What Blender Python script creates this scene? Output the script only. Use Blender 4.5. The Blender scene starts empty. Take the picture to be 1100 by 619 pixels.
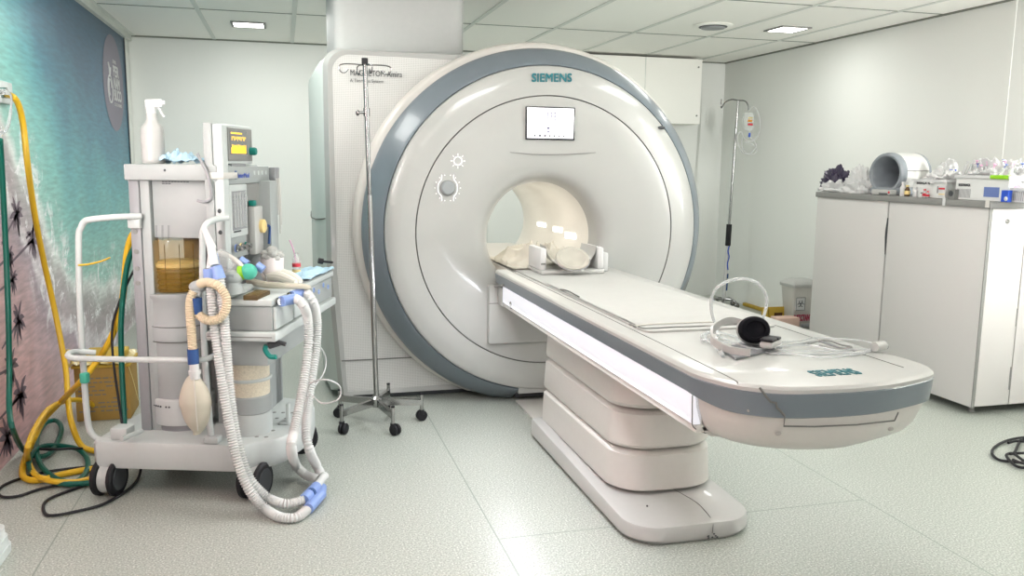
import bpy, bmesh, math, random
from mathutils import Vector, Matrix, noise
random.seed(7)
R_ = math.radians
scene = bpy.context.scene
COL = scene.collection

# ---------------------------------------------------------------- camera model
FOC = 904.0; CX = 550.0; CY = 309.5; CAMH = 1.36
def _d(px, py): return Vector((px-CX, -(py-CY), -FOC))
AY = _d(304, 173).normalized()
AX = _d(3930, 213); AX = (AX-AY*AX.dot(AY)).normalized()
AZ = AX.cross(AY)
ROT = Matrix((AX, AY, AZ))
CAMP = Vector((0, 0, CAMH))
def ray(px, py): return ROT @ _d(px, py)
def W(px, py, x=None, y=None, z=None):
    """point where the sight line of a photo pixel meets a real plane of the room"""
    r = ray(px, py)
    if x is not None: t = (x-CAMP.x)/r.x
    elif y is not None: t = (y-CAMP.y)/r.y
    else: t = (z-CAMP.z)/r.z
    return CAMP+r*t
CA = R_(-18); CU = Vector((math.cos(CA), math.sin(CA), 0)); CV = Vector((-math.sin(CA), math.cos(CA), 0))
CO = Vector((-.74, 3.54, 0))
def cw(u, v, z): return CO+CU*u+CV*v+Vector((0, 0, z))
def L(px, py, u=None, v=None, z=None):
    r = ray(px, py)
    if z is not None: t = (z-CAMP.z)/r.z
    elif u is not None: t = (u+CO.dot(CU)-CAMP.dot(CU))/r.dot(CU)
    else: t = (v+CO.dot(CV)-CAMP.dot(CV))/r.dot(CV)
    return CAMP+r*t

# ---------------------------------------------------------------- materials
def mat(name, col, rough=.5, metal=0, coat=0, emit=None, es=0, trans=0, ior=1.45, var=.03, bump=0, scale=40, alpha=1, spec=.5, sss=0):
    m = bpy.data.materials.new(name); m.use_nodes = True
    nt = m.node_tree; b = nt.nodes['Principled BSDF']
    if len(col) == 3: col = (*col, 1)
    b.inputs['Roughness'].default_value = rough; b.inputs['Metallic'].default_value = metal
    b.inputs['Coat Weight'].default_value = coat; b.inputs['Coat Roughness'].default_value = .08
    b.inputs['Transmission Weight'].default_value = trans; b.inputs['IOR'].default_value = ior
    b.inputs['Alpha'].default_value = alpha; b.inputs['Specular IOR Level'].default_value = spec
    if emit: b.inputs['Emission Color'].default_value = (*emit, 1); b.inputs['Emission Strength'].default_value = es
    tc = nt.nodes.new('ShaderNodeTexCoord'); nz = nt.nodes.new('ShaderNodeTexNoise')
    nz.inputs['Scale'].default_value = scale; nz.inputs['Detail'].default_value = 3
    nt.links.new(tc.outputs['Object'], nz.inputs['Vector'])
    mx = nt.nodes.new('ShaderNodeMix'); mx.data_type = 'RGBA'
    mx.inputs[6].default_value = col; mx.inputs[7].default_value = (*[max(0, c*(1-var*2)) for c in col[:3]], 1)
    nt.links.new(nz.outputs['Fac'], mx.inputs[0]); nt.links.new(mx.outputs[2], b.inputs['Base Color'])
    if bump:
        bp = nt.nodes.new('ShaderNodeBump'); bp.inputs['Strength'].default_value = bump; bp.inputs['Distance'].default_value = .002
        nt.links.new(nz.outputs['Fac'], bp.inputs['Height']); nt.links.new(bp.outputs[0], b.inputs['Normal'])
    return m
def node(nt, t, **kw):
    n = nt.nodes.new(t)
    for k, v in kw.items(): setattr(n, k, v)
    return n
def mathn(nt, op, a, b=None, c=None):
    n = node(nt, 'ShaderNodeMath', operation=op)
    for i, v in enumerate((a, b, c)):
        if v is None: continue
        if isinstance(v, (int, float)): n.inputs[i].default_value = v
        else: nt.links.new(v, n.inputs[i])
    return n.outputs[0]

M = {}
M['white'] = mat('white_plastic', (.47, .47, .455), .32, coat=.3)
M['gantry'] = mat('gantry_white', (.385, .39, .375), .30, coat=.5, var=.004)
M['warm'] = mat('warm_white_plastic', (.60, .58, .545), .38, coat=.2)
M['ring'] = mat('grey_ring_paint', (.15, .18, .205), .32, coat=.3, var=.01)
M['shellwhite'] = mat('coil_shell_white', (.68, .68, .66), .35)
M['seam'] = mat('dark_seam', (.16, .16, .15), .8)
M['dark'] = mat('dark_grey', (.05, .055, .06), .5)
M['black'] = mat('black_rubber', (.008, .008, .011), .55)
M['blackgloss'] = mat('black_gloss', (.008,.008,.012), .22, coat=.3)
M['teal'] = mat('teal_print', (.0, .13, .16), .5)
M['steel'] = mat('stainless_steel', (.42, .42, .415), .22, metal=1)
M['chrome'] = mat('dark_chrome', (.24, .24, .24), .2, metal=1)
M['cartgrey'] = mat('cart_grey', (.345, .37, .365), .5, var=.02)
M['cartmid'] = mat('cart_mid_grey', (.27, .275, .285), .5)
M['cartlight'] = mat('cart_light', (.51, .545, .535), .45)
M['wall'] = mat('wall_paint', (.82, .83, .80), .75, var=.005)
M['ceil'] = mat('ceiling_tile', (.95, .94, .89), .85, var=.01, scale=120)
M['tbar'] = mat('ceiling_bar', (.70, .72, .68), .6)
M['gap'] = mat('joint_line', (.22, .23, .20), .9)
M['laminate'] = mat('cabinet_laminate', (.60, .585, .57), .45, var=.005)
M['greyedge'] = mat('grey_edge', (.23, .23, .22), .5)
M['light'] = mat('lamp_diffuser', (1, 1, 1), .5, emit=(1, .98, .93), es=6)
M['sidelight'] = mat('table_side_light', (.45, .45, .47), .4, emit=(.93, .93, 1), es=.50)
M['borelight'] = mat('bore_lamp', (1, 1, 1), .4, emit=(1, .98, .94), es=3)
M['cloth'] = mat('cream_cloth', (.56, .53, .46), .9, bump=.3, scale=60)
M['sheet'] = mat('white_sheet', (.45, .45, .435), .85, bump=.15, scale=25)
M['pad'] = mat('grey_pad', (.20, .205, .215), .6)
M['clear'] = mat('clear_tubing', (.86, .89, .90), .15, trans=.55, alpha=.75, coat=.5)
M['clearplastic'] = mat('clear_plastic', (.88, .90, .89), .12, trans=.5, alpha=.55)
M['hose'] = mat('corrugated_hose_plastic', (.62, .63, .62), .4)
M['beige'] = mat('beige_hose', (.62, .52, .37), .5)
M['bagbeige'] = mat('latex_bag', (.52, .49, .40), .55)
M['conblue'] = mat('light_blue_connector', (.22, .32, .62), .4)
M['navy'] = mat('navy_connector', (.02, .07, .22), .45)
M['green'] = mat('green_hose', (.0, .10, .07), .4)
M['yellow'] = mat('yellow_hose', (.66, .40, .015), .4)
M['tealgreen'] = mat('green_knob', (.0, .20, .165), .4)
M['mint'] = mat('mint_plug', (.06, .40, .29), .4)
M['amber'] = mat('amber_plastic', (.46, .27, .03), .12, alpha=.30, coat=.6)
M['amberdark'] = mat('amber_bellows', (.09, .055, .015), .5)
M['amberpale'] = mat('amber_disc', (.75, .58, .25), .4)
M['granule'] = mat('soda_lime_granules', (.84, .76, .60), .8, bump=1, scale=150, var=.22)
M['cardboard'] = mat('printed_cardboard', (.36, .22, .055), .8, var=.08)
M['cardyellow'] = mat('yellow_cardboard', (.50, .33, .04), .7, var=.06)
M['polybag'] = mat('yellowish_film', (.60, .48, .20), .4, trans=.2)
M['maskblue'] = mat('pale_blue_nonwoven', (.42, .60, .72), .85, bump=.4, scale=80)
M['red'] = mat('red_print', (.55, .03, .05), .5)
M['lime'] = mat('lime_lid', (.25, .55, .01), .4)
M['blue'] = mat('blue_print', (.02, .08, .50), .4)
M['denim'] = mat('blue_box', (.13, .19, .42), .6)
M['pink'] = mat('pink_print', (.75, .40, .60), .6)
M['orange'] = mat('orange_print', (.75, .30, .02), .6)
M['coilgrey'] = mat('coil_grey', (.25, .275, .30), .35, coat=.2)
M['coildark'] = mat('coil_inner_grey', (.14,.155,.17), .4)
M['purple'] = mat('dark_purple_film', (.035, .025, .06), .35)
M['whitefilm'] = mat('white_film', (.62, .62, .62), .4)
M['brownglass'] = mat('brown_glass', (.08, .035, .01), .15, coat=.5)

# floor vinyl: pale green with fine speckle, welded seams
m = bpy.data.materials.new('speckled_vinyl'); m.use_nodes = True; nt = m.node_tree; b = nt.nodes['Principled BSDF']
b.inputs['Roughness'].default_value = .32
tc = node(nt, 'ShaderNodeTexCoord'); n1 = node(nt, 'ShaderNodeTexNoise'); n1.inputs['Scale'].default_value = 150; n1.inputs['Detail'].default_value = 4
n2 = node(nt, 'ShaderNodeTexVoronoi'); n2.inputs['Scale'].default_value = 95
n3 = node(nt, 'ShaderNodeTexNoise'); n3.inputs['Scale'].default_value = 1.3
for n in (n1, n2, n3): nt.links.new(tc.outputs['Object'], n.inputs['Vector'])
cr = node(nt, 'ShaderNodeValToRGB'); cr.color_ramp.elements[0].position = .36; cr.color_ramp.elements[0].color = (.25, .275, .243, 1)
cr.color_ramp.elements[1].position = .60; cr.color_ramp.elements[1].color = (.46, .485, .445, 1)
e = cr.color_ramp.elements.new(.68); e.color = (.66, .68, .64, 1)
nt.links.new(n1.outputs['Fac'], cr.inputs[0])
sp = node(nt, 'ShaderNodeSeparateXYZ'); nt.links.new(tc.outputs['Object'], sp.inputs[0])
def linemask(v, at, w): return mathn(nt, 'LESS_THAN', mathn(nt, 'ABSOLUTE', mathn(nt, 'SUBTRACT', v, at)), w)
mk = None
for x_ in (.722-1.556, .722, 2.278, 3.834):
    q = linemask(sp.outputs[0], x_, .0028); mk = q if mk is None else mathn(nt, 'MAXIMUM', mk, q)
ym = mathn(nt, 'MULTIPLY', linemask(sp.outputs[1], 2.82, .0028), mathn(nt, 'MULTIPLY', mathn(nt, 'GREATER_THAN', sp.outputs[0], .722), mathn(nt, 'LESS_THAN', sp.outputs[0], 2.278)))
mk = mathn(nt, 'MAXIMUM', mk, ym)
mx = node(nt, 'ShaderNodeMix', data_type='RGBA'); nt.links.new(mk, mx.inputs[0]); nt.links.new(cr.outputs[0], mx.inputs[6]); mx.inputs[7].default_value = (.22, .255, .22, 1)
nt.links.new(mx.outputs[2], b.inputs['Base Color']); M['floor'] = m

# perforated grey-white cover
m = bpy.data.materials.new('perforated_cover'); m.use_nodes = True; nt = m.node_tree; b = nt.nodes['Principled BSDF']
b.inputs['Roughness'].default_value = .45
tc = node(nt, 'ShaderNodeTexCoord'); sp = node(nt, 'ShaderNodeSeparateXYZ'); nt.links.new(tc.outputs['Object'], sp.inputs[0])
def cell(v, p): return mathn(nt, 'SUBTRACT', mathn(nt, 'FRACT', mathn(nt, 'MULTIPLY', v, 1/p)), .5)
hx = cell(sp.outputs[0], .0085); hz = cell(sp.outputs[2], .0085)
d2 = mathn(nt, 'ADD', mathn(nt, 'MULTIPLY', hx, hx), mathn(nt, 'MULTIPLY', hz, hz))
hole = mathn(nt, 'LESS_THAN', d2, .07)
mx = node(nt, 'ShaderNodeMix', data_type='RGBA'); nt.links.new(hole, mx.inputs[0]); mx.inputs[6].default_value = (.60, .60, .58, 1); mx.inputs[7].default_value = (.38, .38, .365, 1)
nt.links.new(mx.outputs[2], b.inputs['Base Color']); M['perf'] = m

# mural: aerial print of sea, foam and a pink beach
m = bpy.data.materials.new('printed_beach_mural'); m.use_nodes = True; nt = m.node_tree; b = nt.nodes['Principled BSDF']
b.inputs['Roughness'].default_value = .35
tc = node(nt, 'ShaderNodeTexCoord'); sp = node(nt, 'ShaderNodeSeparateXYZ'); nt.links.new(tc.outputs['Object'], sp.inputs[0])
na = node(nt, 'ShaderNodeTexNoise'); na.inputs['Scale'].default_value = 1.5; na.inputs['Detail'].default_value = 8; na.inputs['Roughness'].default_value = .62
nt.links.new(tc.outputs['Object'], na.inputs['Vector'])
# object origin sits at world y=4.0, z=0 (set below)
s = mathn(nt, 'ADD', sp.outputs[2], mathn(nt, 'ADD', mathn(nt, 'MULTIPLY', mathn(nt, 'MINIMUM', sp.outputs[1], 1.6), .75), mathn(nt, 'MULTIPLY', mathn(nt, 'MAXIMUM', mathn(nt, 'SUBTRACT', sp.outputs[1], 1.6), 0), .12)))
s = mathn(nt, 'ADD', s, mathn(nt, 'MULTIPLY', mathn(nt, 'SUBTRACT', na.outputs['Fac'], .5), .75))
cr = node(nt, 'ShaderNodeValToRGB'); nt.links.new(mathn(nt, 'MULTIPLY', s, 1/4.), cr.inputs[0])
el = cr.color_ramp.elements
stops = [(0, (.74, .46, .48)), (.22, (.70, .44, .47)), (.29, (.52, .36, .41)), (.33, (.38, .29, .35)), (.35, (.74, .68, .72)), (.37, (.42, .34, .37)),
 (.41, (.40, .38, .38)), (.435, (.68, .72, .70)), (.465, (.26, .50, .44)), (.55, (.17, .45, .42)), (.62, (.09, .34, .37)), (.70, (.04, .19, .27)), (.80, (.018, .09, .17)), (1, (.012, .055, .11))]
el[0].position = 0; el[0].color = (*stops[0][1], 1); el[1].position = 1; el[1].color = (*stops[-1][1], 1)
for p_, c_ in stops[1:-1]:
    e = el.new(p_); e.color = (*c_, 1)
# foam streaks following the shore
nf = node(nt, 'ShaderNodeTexNoise'); nf.inputs['Scale'].default_value = 4.5; nf.inputs['Detail'].default_value = 9; nf.inputs['Roughness'].default_value = .75; nf.inputs['Distortion'].default_value = 1.2
nt.links.new(tc.outputs['Object'], nf.inputs['Vector'])
band = mathn(nt, 'SUBTRACT', 1, mathn(nt, 'MULTIPLY', mathn(nt, 'ABSOLUTE', mathn(nt, 'SUBTRACT', s, 1.62)), 1.9))
band = mathn(nt, 'MAXIMUM', band, 0)
fr = node(nt, 'ShaderNodeValToRGB'); fr.color_ramp.elements[0].position = .54; fr.color_ramp.elements[1].position = .585; nt.links.new(nf.outputs['Fac'], fr.inputs[0])
fm = mathn(nt, 'MULTIPLY', mathn(nt, 'MINIMUM', mathn(nt, 'MULTIPLY', band, 1.6), 1), fr.outputs[0])
mx = node(nt, 'ShaderNodeMix', data_type='RGBA'); nt.links.new(fm, mx.inputs[0]); nt.links.new(cr.outputs[0], mx.inputs[6]); mx.inputs[7].default_value = (.86, .84, .86, 1)
# fine ripples on the water
mp = node(nt, 'ShaderNodeMapping'); mp.inputs['Rotation'].default_value = (R_(-28), 0, 0); mp.inputs['Scale'].default_value = (1, 3, 22); nt.links.new(tc.outputs['Object'], mp.inputs[0])
nr = node(nt, 'ShaderNodeTexNoise'); nr.inputs['Scale'].default_value = 2.2; nr.inputs['Detail'].default_value = 6; nt.links.new(mp.outputs[0], nr.inputs['Vector'])
rr = node(nt, 'ShaderNodeMapRange'); rr.inputs[1].default_value = .3; rr.inputs[2].default_value = .7; rr.inputs[3].default_value = .78; rr.inputs[4].default_value = 1.22; nt.links.new(nr.outputs['Fac'], rr.inputs[0])
mm = node(nt, 'ShaderNodeMix', data_type='RGBA', blend_type='MULTIPLY'); mm.inputs[0].default_value = 1; nt.links.new(mx.outputs[2], mm.inputs[6]); nt.links.new(rr.outputs[0], mm.inputs[7])
nt.links.new(mm.outputs[2], b.inputs['Base Color']); M['mural'] = m

# ---------------------------------------------------------------- mesh builder
class MB:
    def __init__(s): s.bm = bmesh.new(); s.mi = 0; s.mats = []
    def _mark(s, fs):
        for f in fs: f.material_index = s.mi
        return s
    def box(s, a, b, bev=0, X=None, seg=2):
        """axis box from corner a to corner b (optionally in frame X), bevelled"""
        t = bmesh.new(); bmesh.ops.create_cube(t, size=1)
        c = [(a[i]+b[i])/2 for i in range(3)]; d = [max(abs(b[i]-a[i]), 1e-4) for i in range(3)]
        for v in t.verts: v.co = Vector((c[0]+v.co.x*d[0], c[1]+v.co.y*d[1], c[2]+v.co.z*d[2]))
        if bev: bmesh.ops.bevel(t, geom=t.edges[:], offset=min(bev, min(d)*.48), segments=seg, profile=.5, affect='EDGES')
        return s._merge(t, X)
    def _merge(s, t, X=None):
        mp = {}
        for v in t.verts:
            co = X(v.co) if callable(X) else (X @ v.co if X is not None else v.co)
            mp[v] = s.bm.verts.new(co)
        for f in t.faces:
            try: nf = s.bm.faces.new([mp[v] for v in f.verts]); nf.material_index = s.mi; nf.smooth = f.smooth
            except ValueError: pass
        t.free(); return s
    def tube(s, pts, r, seg=10, closed=False, smooth=True, sub=6, cap=True, rfun=None):
        pts = [Vector(p) for p in pts]
        if smooth and len(pts) > 2: pts = catmull(pts, sub, closed)
        n = len(pts); rings = []
        up = None; dist = 0
        for i, p in enumerate(pts):
            if closed: t = (pts[(i+1) % n]-pts[i-1])
            else: t = pts[min(i+1, n-1)]-pts[max(i-1, 0)]
            t = t.normalized() if t.length > 1e-9 else Vector((0, 0, 1))
            if up is None: up = t.orthogonal().normalized()
            else:
                up = up-t*up.dot(t); up = up.normalized() if up.length > 1e-6 else t.orthogonal().normalized()
            w = t.cross(up)
            if i: dist += (p-pts[i-1]).length
            rr = rfun(i, dist, i/max(1, n-1)) if rfun else r
            rings.append([s.bm.verts.new(p+(up*math.cos(2*math.pi*k/seg)+w*math.sin(2*math.pi*k/seg))*rr) for k in range(seg)])
        m_ = n if closed else n-1
        for i in range(m_):
            a, b = rings[i], rings[(i+1) % n]
            for k in range(seg):
                f = s.bm.faces.new((a[k], a[(k+1) % seg], b[(k+1) % seg], b[k])); f.smooth = True; f.material_index = s.mi
        if cap and not closed:
            for rg in (rings[0][::-1], rings[-1]):
                f = s.bm.faces.new(rg); f.material_index = s.mi
        return s
    def corr(s, pts, r, pitch=.012, amp=.12, seg=12):
        """corrugated hose along a smooth path"""
        P = catmull([Vector(p) for p in pts], 14, False); P = resample(P, pitch/2)
        return s.tube(P, r, seg=seg, smooth=False, rfun=lambda i, d, f: r*(1+(amp if i % 2 else -amp)))
    def cyl(s, a, b, r, r2=None, seg=24, cap=True):
        r2 = r if r2 is None else r2
        return s.tube([a, b], r, seg=seg, smooth=False, cap=cap, rfun=lambda i, d, f: r if i == 0 else r2)
    def lathe(s, prof, c, axis='Z', seg=48, sx=1, sy=1, X=None, cap=True):
        """profile [(radius, height)] turned about an axis through c"""
        rings = []
        for (r, h) in prof:
            ring = []
            for k in range(seg):
                a = 2*math.pi*k/seg
                p = Vector((r*math.cos(a)*sx, r*math.sin(a)*sy, h))
                if axis == 'Y': p = Vector((p.x, p.z, -p.y))
                elif axis == 'X': p = Vector((p.z, p.x, p.y))
                if X is not None: p = X @ p
                ring.append(s.bm.verts.new(Vector(c)+p))
            rings.append(ring)
        for a, b in zip(rings, rings[1:]):
            for k in range(seg):
                f = s.bm.faces.new((a[k], a[(k+1) % seg], b[(k+1) % seg], b[k])); f.smooth = True; f.material_index = s.mi
        if cap:
            for rg, pr in ((rings[0][::-1], prof[0]), (rings[-1], prof[-1])):
                if pr[0] > 1e-5:
                    f = s.bm.faces.new(rg); f.material_index = s.mi
        return s
    def prism(s, outl, z0, z1, inset0=0, X=None):
        """outline [(x,y)] extruded from z0 to z1"""
        t = bmesh.new(); a = [t.verts.new((x, y, z0)) for x, y in outl]; b = [t.verts.new((x, y, z1)) for x, y in outl]
        n = len(outl)
        for i in range(n): t.faces.new((a[i], a[(i+1) % n], b[(i+1) % n], b[i]))
        t.faces.new(a[::-1]); t.faces.new(b)
        return s._merge(t, X)
    def loft(s, rings, cap=True, smooth=True):
        vs = [[s.bm.verts.new(p) for p in rg] for rg in rings]
        for a, b in zip(vs, vs[1:]):
            n = len(a)
            for k in range(n):
                f = s.bm.faces.new((a[k], a[(k+1) % n], b[(k+1) % n], b[k])); f.smooth = smooth; f.material_index = s.mi
        if cap:
            for rg in (vs[0][::-1], vs[-1]):
                f = s.bm.faces.new(rg); f.material_index = s.mi
        return s
    def ball(s, c, r, seg=16, sc=(1, 1, 1), X=None):
        t = bmesh.new(); bmesh.ops.create_uvsphere(t, u_segments=seg, v_segments=seg//2+2, radius=1)
        for f in t.faces: f.smooth = True
        for v in t.verts:
            p = Vector((v.co.x*r*sc[0], v.co.y*r*sc[1], v.co.z*r*sc[2]))
            if X is not None: p = X @ p
            v.co = p+Vector(c)
        return s._merge(t)
    def grid(s, fn, nu, nv, smooth=True):
        vs = [[s.bm.verts.new(fn(i/nu, j/nv)) for j in range(nv+1)] for i in range(nu+1)]
        for i in range(nu):
            for j in range(nv):
                f = s.bm.faces.new((vs[i][j], vs[i+1][j], vs[i+1][j+1], vs[i][j+1])); f.smooth = smooth; f.material_index = s.mi
        return s
    def sheetgrid(s, fn, nu, nv, th=.002):
        """thin closed sheet with real thickness"""
        s.grid(fn, nu, nv); n0 = len(s.bm.faces)
        def f2(a, b): p = fn(a, b); return Vector((p[0], p[1], p[2]-th))
        s.grid(f2, nu, nv)
        return s
    def use(s, mm):
        if mm not in s.mats: s.mats.append(mm)
        s.mi = s.mats.index(mm); return s

def catmull(P, sub, closed):
    out = []; n = len(P)
    rng = range(n) if closed else range(n-1)
    for i in rng:
        if closed: p0, p1, p2, p3 = P[i-1], P[i], P[(i+1) % n], P[(i+2) % n]
        else: p0, p1, p2, p3 = P[max(i-1, 0)], P[i], P[i+1], P[min(i+2, n-1)]
        for k in range(sub):
            t = k/sub; t2 = t*t; t3 = t2*t
            out.append(.5*((2*p1)+(-p0+p2)*t+(2*p0-5*p1+4*p2-p3)*t2+(-p0+3*p1-3*p2+p3)*t3))
    if not closed: out.append(P[-1].copy())
    return out
def resample(P, step):
    out = [P[0].copy()]; acc = 0
    for a, b in zip(P, P[1:]):
        l = (b-a).length
        if l < 1e-9: continue
        d = step-acc
        while d <= l:
            out.append(a.lerp(b, d/l)); d += step
        acc = l-(d-step)
    return out
def rrect(x0, y0, x1, y1, r, n=8, rb=None):
    o = []; q = r if rb is None else rb
    for cx_, cy_, a0, r in ((x1-q, y1-q, 0, q), (x0+q, y1-q, 90, q), (x0+r, y0+r, 180, r), (x1-r, y0+r, 270, r)):
        for k in range(n+1):
            a = R_(a0+90*k/n); o.append((cx_+r*math.cos(a), cy_+r*math.sin(a)))
    return o

MW = {}   # world matrices of roots
def tag(o, label=None, cat=None, group=None, kind=None):
    if label: o['label'] = label
    if cat: o['category'] = cat
    if group: o['group'] = group
    if kind: o['kind'] = kind
    return o
def thing(name, label, cat, loc=(0, 0, 0), rz=0, group=None):
    o = bpy.data.objects.new(name, None); o.empty_display_size = .05; COL.objects.link(o)
    o.location = loc; o.rotation_euler = (0, 0, rz); tag(o, label, cat, group)
    MW[o.name] = Matrix.Translation(Vector(loc)) @ Matrix.Rotation(rz, 4, 'Z')
    return o
def rootm(o):
    while o.parent: o = o.parent
    return MW.get(o.name, Matrix.Translation(o.location))
def fin(mb, name, mt, parent=None, label=None, cat=None, group=None, kind=None, weld=True, origin=None):
    bm = mb.bm
    if weld: bmesh.ops.remove_doubles(bm, verts=bm.verts[:], dist=1e-6)
    bmesh.ops.recalc_face_normals(bm, faces=bm.faces[:])
    me = bpy.data.meshes.new(name)
    if parent is not None:
        inv = rootm(parent).inverted()
        for v in bm.verts: v.co = inv @ v.co
        loc = None
    else:
        if origin is None:
            xs = [v.co for v in bm.verts]
            origin = Vector(((min(v.x for v in xs)+max(v.x for v in xs))/2, (min(v.y for v in xs)+max(v.y for v in xs))/2, min(v.z for v in xs)))
        origin = Vector(origin)
        for v in bm.verts: v.co = v.co-origin
        loc = origin
    bm.to_mesh(me); bm.free()
    me.polygons.foreach_set('use_smooth', [True]*len(me.polygons)); me.set_sharp_from_angle(angle=R_(32))
    if mb.mats:
        for q in mb.mats: me.materials.append(q if not isinstance(q, str) else M[q])
    else: me.materials.append(M[mt] if isinstance(mt, str) else mt)
    o = bpy.data.objects.new(name, me); COL.objects.link(o)
    if parent is not None: o.parent = parent
    if loc is not None: o.location = loc; MW[o.name] = Matrix.Translation(loc)
    tag(o, label, cat, group, kind)
    return o
def struct(name, mb, mt, parent=None, origin=None): return fin(mb, name, mt, parent, kind='structure', origin=origin)
def text(body, size, pos, right, up, mt, parent, name='lettering', bold=0, width=None, label=None, depth=.0006, font_space=1):
    cu = bpy.data.curves.new('txt', 'FONT'); cu.body = body; cu.size = size; cu.extrude = depth; cu.align_x = 'LEFT'
    cu.space_character = font_space; cu.resolution_u = 4
    ob = bpy.data.objects.new('txt', cu); COL.objects.link(ob)
    dg = bpy.context.evaluated_depsgraph_get(); me = bpy.data.meshes.new_from_object(ob.evaluated_get(dg))
    right = Vector(right).normalized(); up = Vector(up).normalized(); nrm = right.cross(up)
    mb = MB(); t = bmesh.new(); t.from_mesh(me)
    w = max([v.co.x for v in t.verts]+[1e-6]); k = (width/w) if width else 1
    sh_ = [(0, 0)] if not bold else [(-bold, -bold), (bold, -bold), (-bold, bold), (bold, bold), (0, 0)]
    for q, (ox, oy) in enumerate(sh_):
        t2 = t.copy(); mb._merge(t2, lambda c: Vector(pos)+right*(c.x*k+ox)+up*(c.y+oy)+nrm*(c.z+depth+q*.00008))
    t.free()
    bpy.data.objects.remove(ob); bpy.data.curves.remove(cu)
    return fin(mb, name, mt, parent, label=label, weld=False)
def copy_thing(o, loc, rz=None, label=None):
    c = o.copy(); COL.objects.link(c); c.location = loc
    if rz is not None: c.rotation_euler = (0, 0, rz)
    if label: c['label'] = label
    for ch in list(o.children):
        d = ch.copy(); COL.objects.link(d); d.parent = c
        for g in ch.children:
            e = g.copy(); COL.objects.link(e); e.parent = d
    return c
EXPO = 0.30
FRONT_FILL = 24  # power of the added fill at the front wall
LED = 9
LP = (5, 4)
CEIL_FILL = (60, 120)  # powers of the added ceiling fill, left and right
PANELS = [(-.3, 4.6, 12), (1.0, 3.0, 17), (2.6, 3.6, 11), (2.8, 1.2, 3), (0.2, 1.4, 8), (1.4, -.8, 12), (3.4, -1.0, 5), (-.5, -.8, 6), (2.8, 5.6, 6), (.1, 6.6, 11), (1.9, 6.9, 8)]
# ================================================================= ROOM
XL, XR, YB, YF, H = -1.24, 4.38, 7.95, -2.6, 2.40
struct('floor', MB().box((XL-.1, YF-.1, -.12), (XR+.1, YB+.1, 0)), 'floor', origin=(0, 0, 0))
struct('ceiling', MB().box((XL-.1, YF-.1, H), (XR+.1, YB+.1, H+.1)), 'ceil')
struct('wall_left', MB().box((XL-.1, YF-.1, 0), (XL, YB+.1, H)), 'wall')
struct('wall_right', MB().box((XR, YF-.1, 0), (XR+.1, YB+.1, H)), 'wall')
struct('wall_back', MB().box((XL, YB, 0), (XR, YB+.1, H)), 'wall')
struct('wall_front', MB().box((XL, YF-.1, 0), (XR, YF, H)), 'wall')
# ceiling grid
n = 1
xs = [-.546+.652*k for k in range(-1, 8)]
for x in xs:
    if XL < x < XR: struct('trim_%d' % n, MB().box((x-.016, YF, H-.005), (x+.016, YB, H)), 'tbar'); n += 1
for y in (6.42, 4.98, 3.54, 2.10, .66, -.78):
    struct('trim_%d' % n, MB().box((XL, y-.005, H-.004), (XR, y+.005, H)), 'gap'); n += 1
# perimeter angle and mural top edge
for a, b, mt in (((XL, YB-.012, H-.012), (XR, YB, H), 'gap'), ((XR-.012, YF, H-.012), (XR, YB, H), 'gap'), ((XL, YF, H-.05), (XL+.03, YB, H-.002), 'tbar')):
    struct('trim_%d' % n, MB().box(a, b), mt); n += 1
# wall panel joints
for x in (3.05, 1.9): struct('trim_%d' % n, MB().box((x-.004, YB-.002, 0), (x+.004, YB, H)), 'tbar'); n += 1
for y in (4.4,): struct('trim_%d' % n, MB().box((XR-.002, y-.02, 0), (XR, y+.02, H)), 'wall'); n += 1
struct('baseboard_back', MB().box((XL, YB-.012, 0), (1.0, YB, .12)), 'floor')
# bulkhead box below the ceiling in the back right corner
t = thing('bulkhead_box', 'pale boxed-in bulkhead under the ceiling to the right of the scanner ring', 'duct cover', (3.2, 7.6, 1.76))
fin(MB().box((2.0, 7.6, 1.76), (3.94, YB-.001, 2.375), .004), 'panel', 'ceil', t)
fin(MB().box((3.345, 7.596, 1.76), (3.351, 7.6, 2.375)), 'joint', 'tbar', t)
for z in (1.84, 2.30): fin(MB().cyl((3.90, 7.592, z), (3.90, 7.6, z), .008, seg=10), 'screw', 'greyedge', t)
# column duct above the scanner
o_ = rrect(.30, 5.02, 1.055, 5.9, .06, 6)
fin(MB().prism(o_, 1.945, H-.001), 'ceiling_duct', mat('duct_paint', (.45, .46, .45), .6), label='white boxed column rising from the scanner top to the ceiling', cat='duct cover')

# mural on the left wall
t = thing('wall_mural', 'printed aerial beach mural covering the left wall, turquoise sea and pink sand', 'mural', (XL, 4.0, 0))
fin(MB().box((XL, YF+.01, .0), (XL+.004, 7.70, H-.055)), 'print', 'mural', t)
fin(MB().box((XL, 7.70, .0), (XL+.012, 7.715, H-.055)), 'edge_strip', 'dark', t)
o_ = []
cy_, cz_ = 7.17, 1.935
mb = MB(); vs = [mb.bm.verts.new((XL+.0055, cy_+.40*math.cos(2*math.pi*k/48), cz_+.36*math.sin(2*math.pi*k/48))) for k in range(48)]
mb.bm.faces.new(vs)
fin(mb, 'round_emblem', mat('muted_mauve_disc', (.17, .15, .20), .4), t)
Rg, Up = Vector((0, 1, 0)), Vector((0, 0, 1))
for body, z, sz, wd in (('GOVERNO', 2.085, .04, .15), ('PER', 1.99, .115, .23), ('NAM', 1.90, .115, .25), ('BUCO', 1.81, .115, .30), ('ESTADO DE MUDANÇA', 1.765, .034, .30)):
    text(body, sz, (XL+.0065, cy_-.02, z), Rg, Up, 'whitefilm', t, 'lettering', bold=.003 if sz > .1 else 0, width=wd, depth=.0004)
mb = MB()   # leaf-and-ring emblem left of the words
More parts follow.
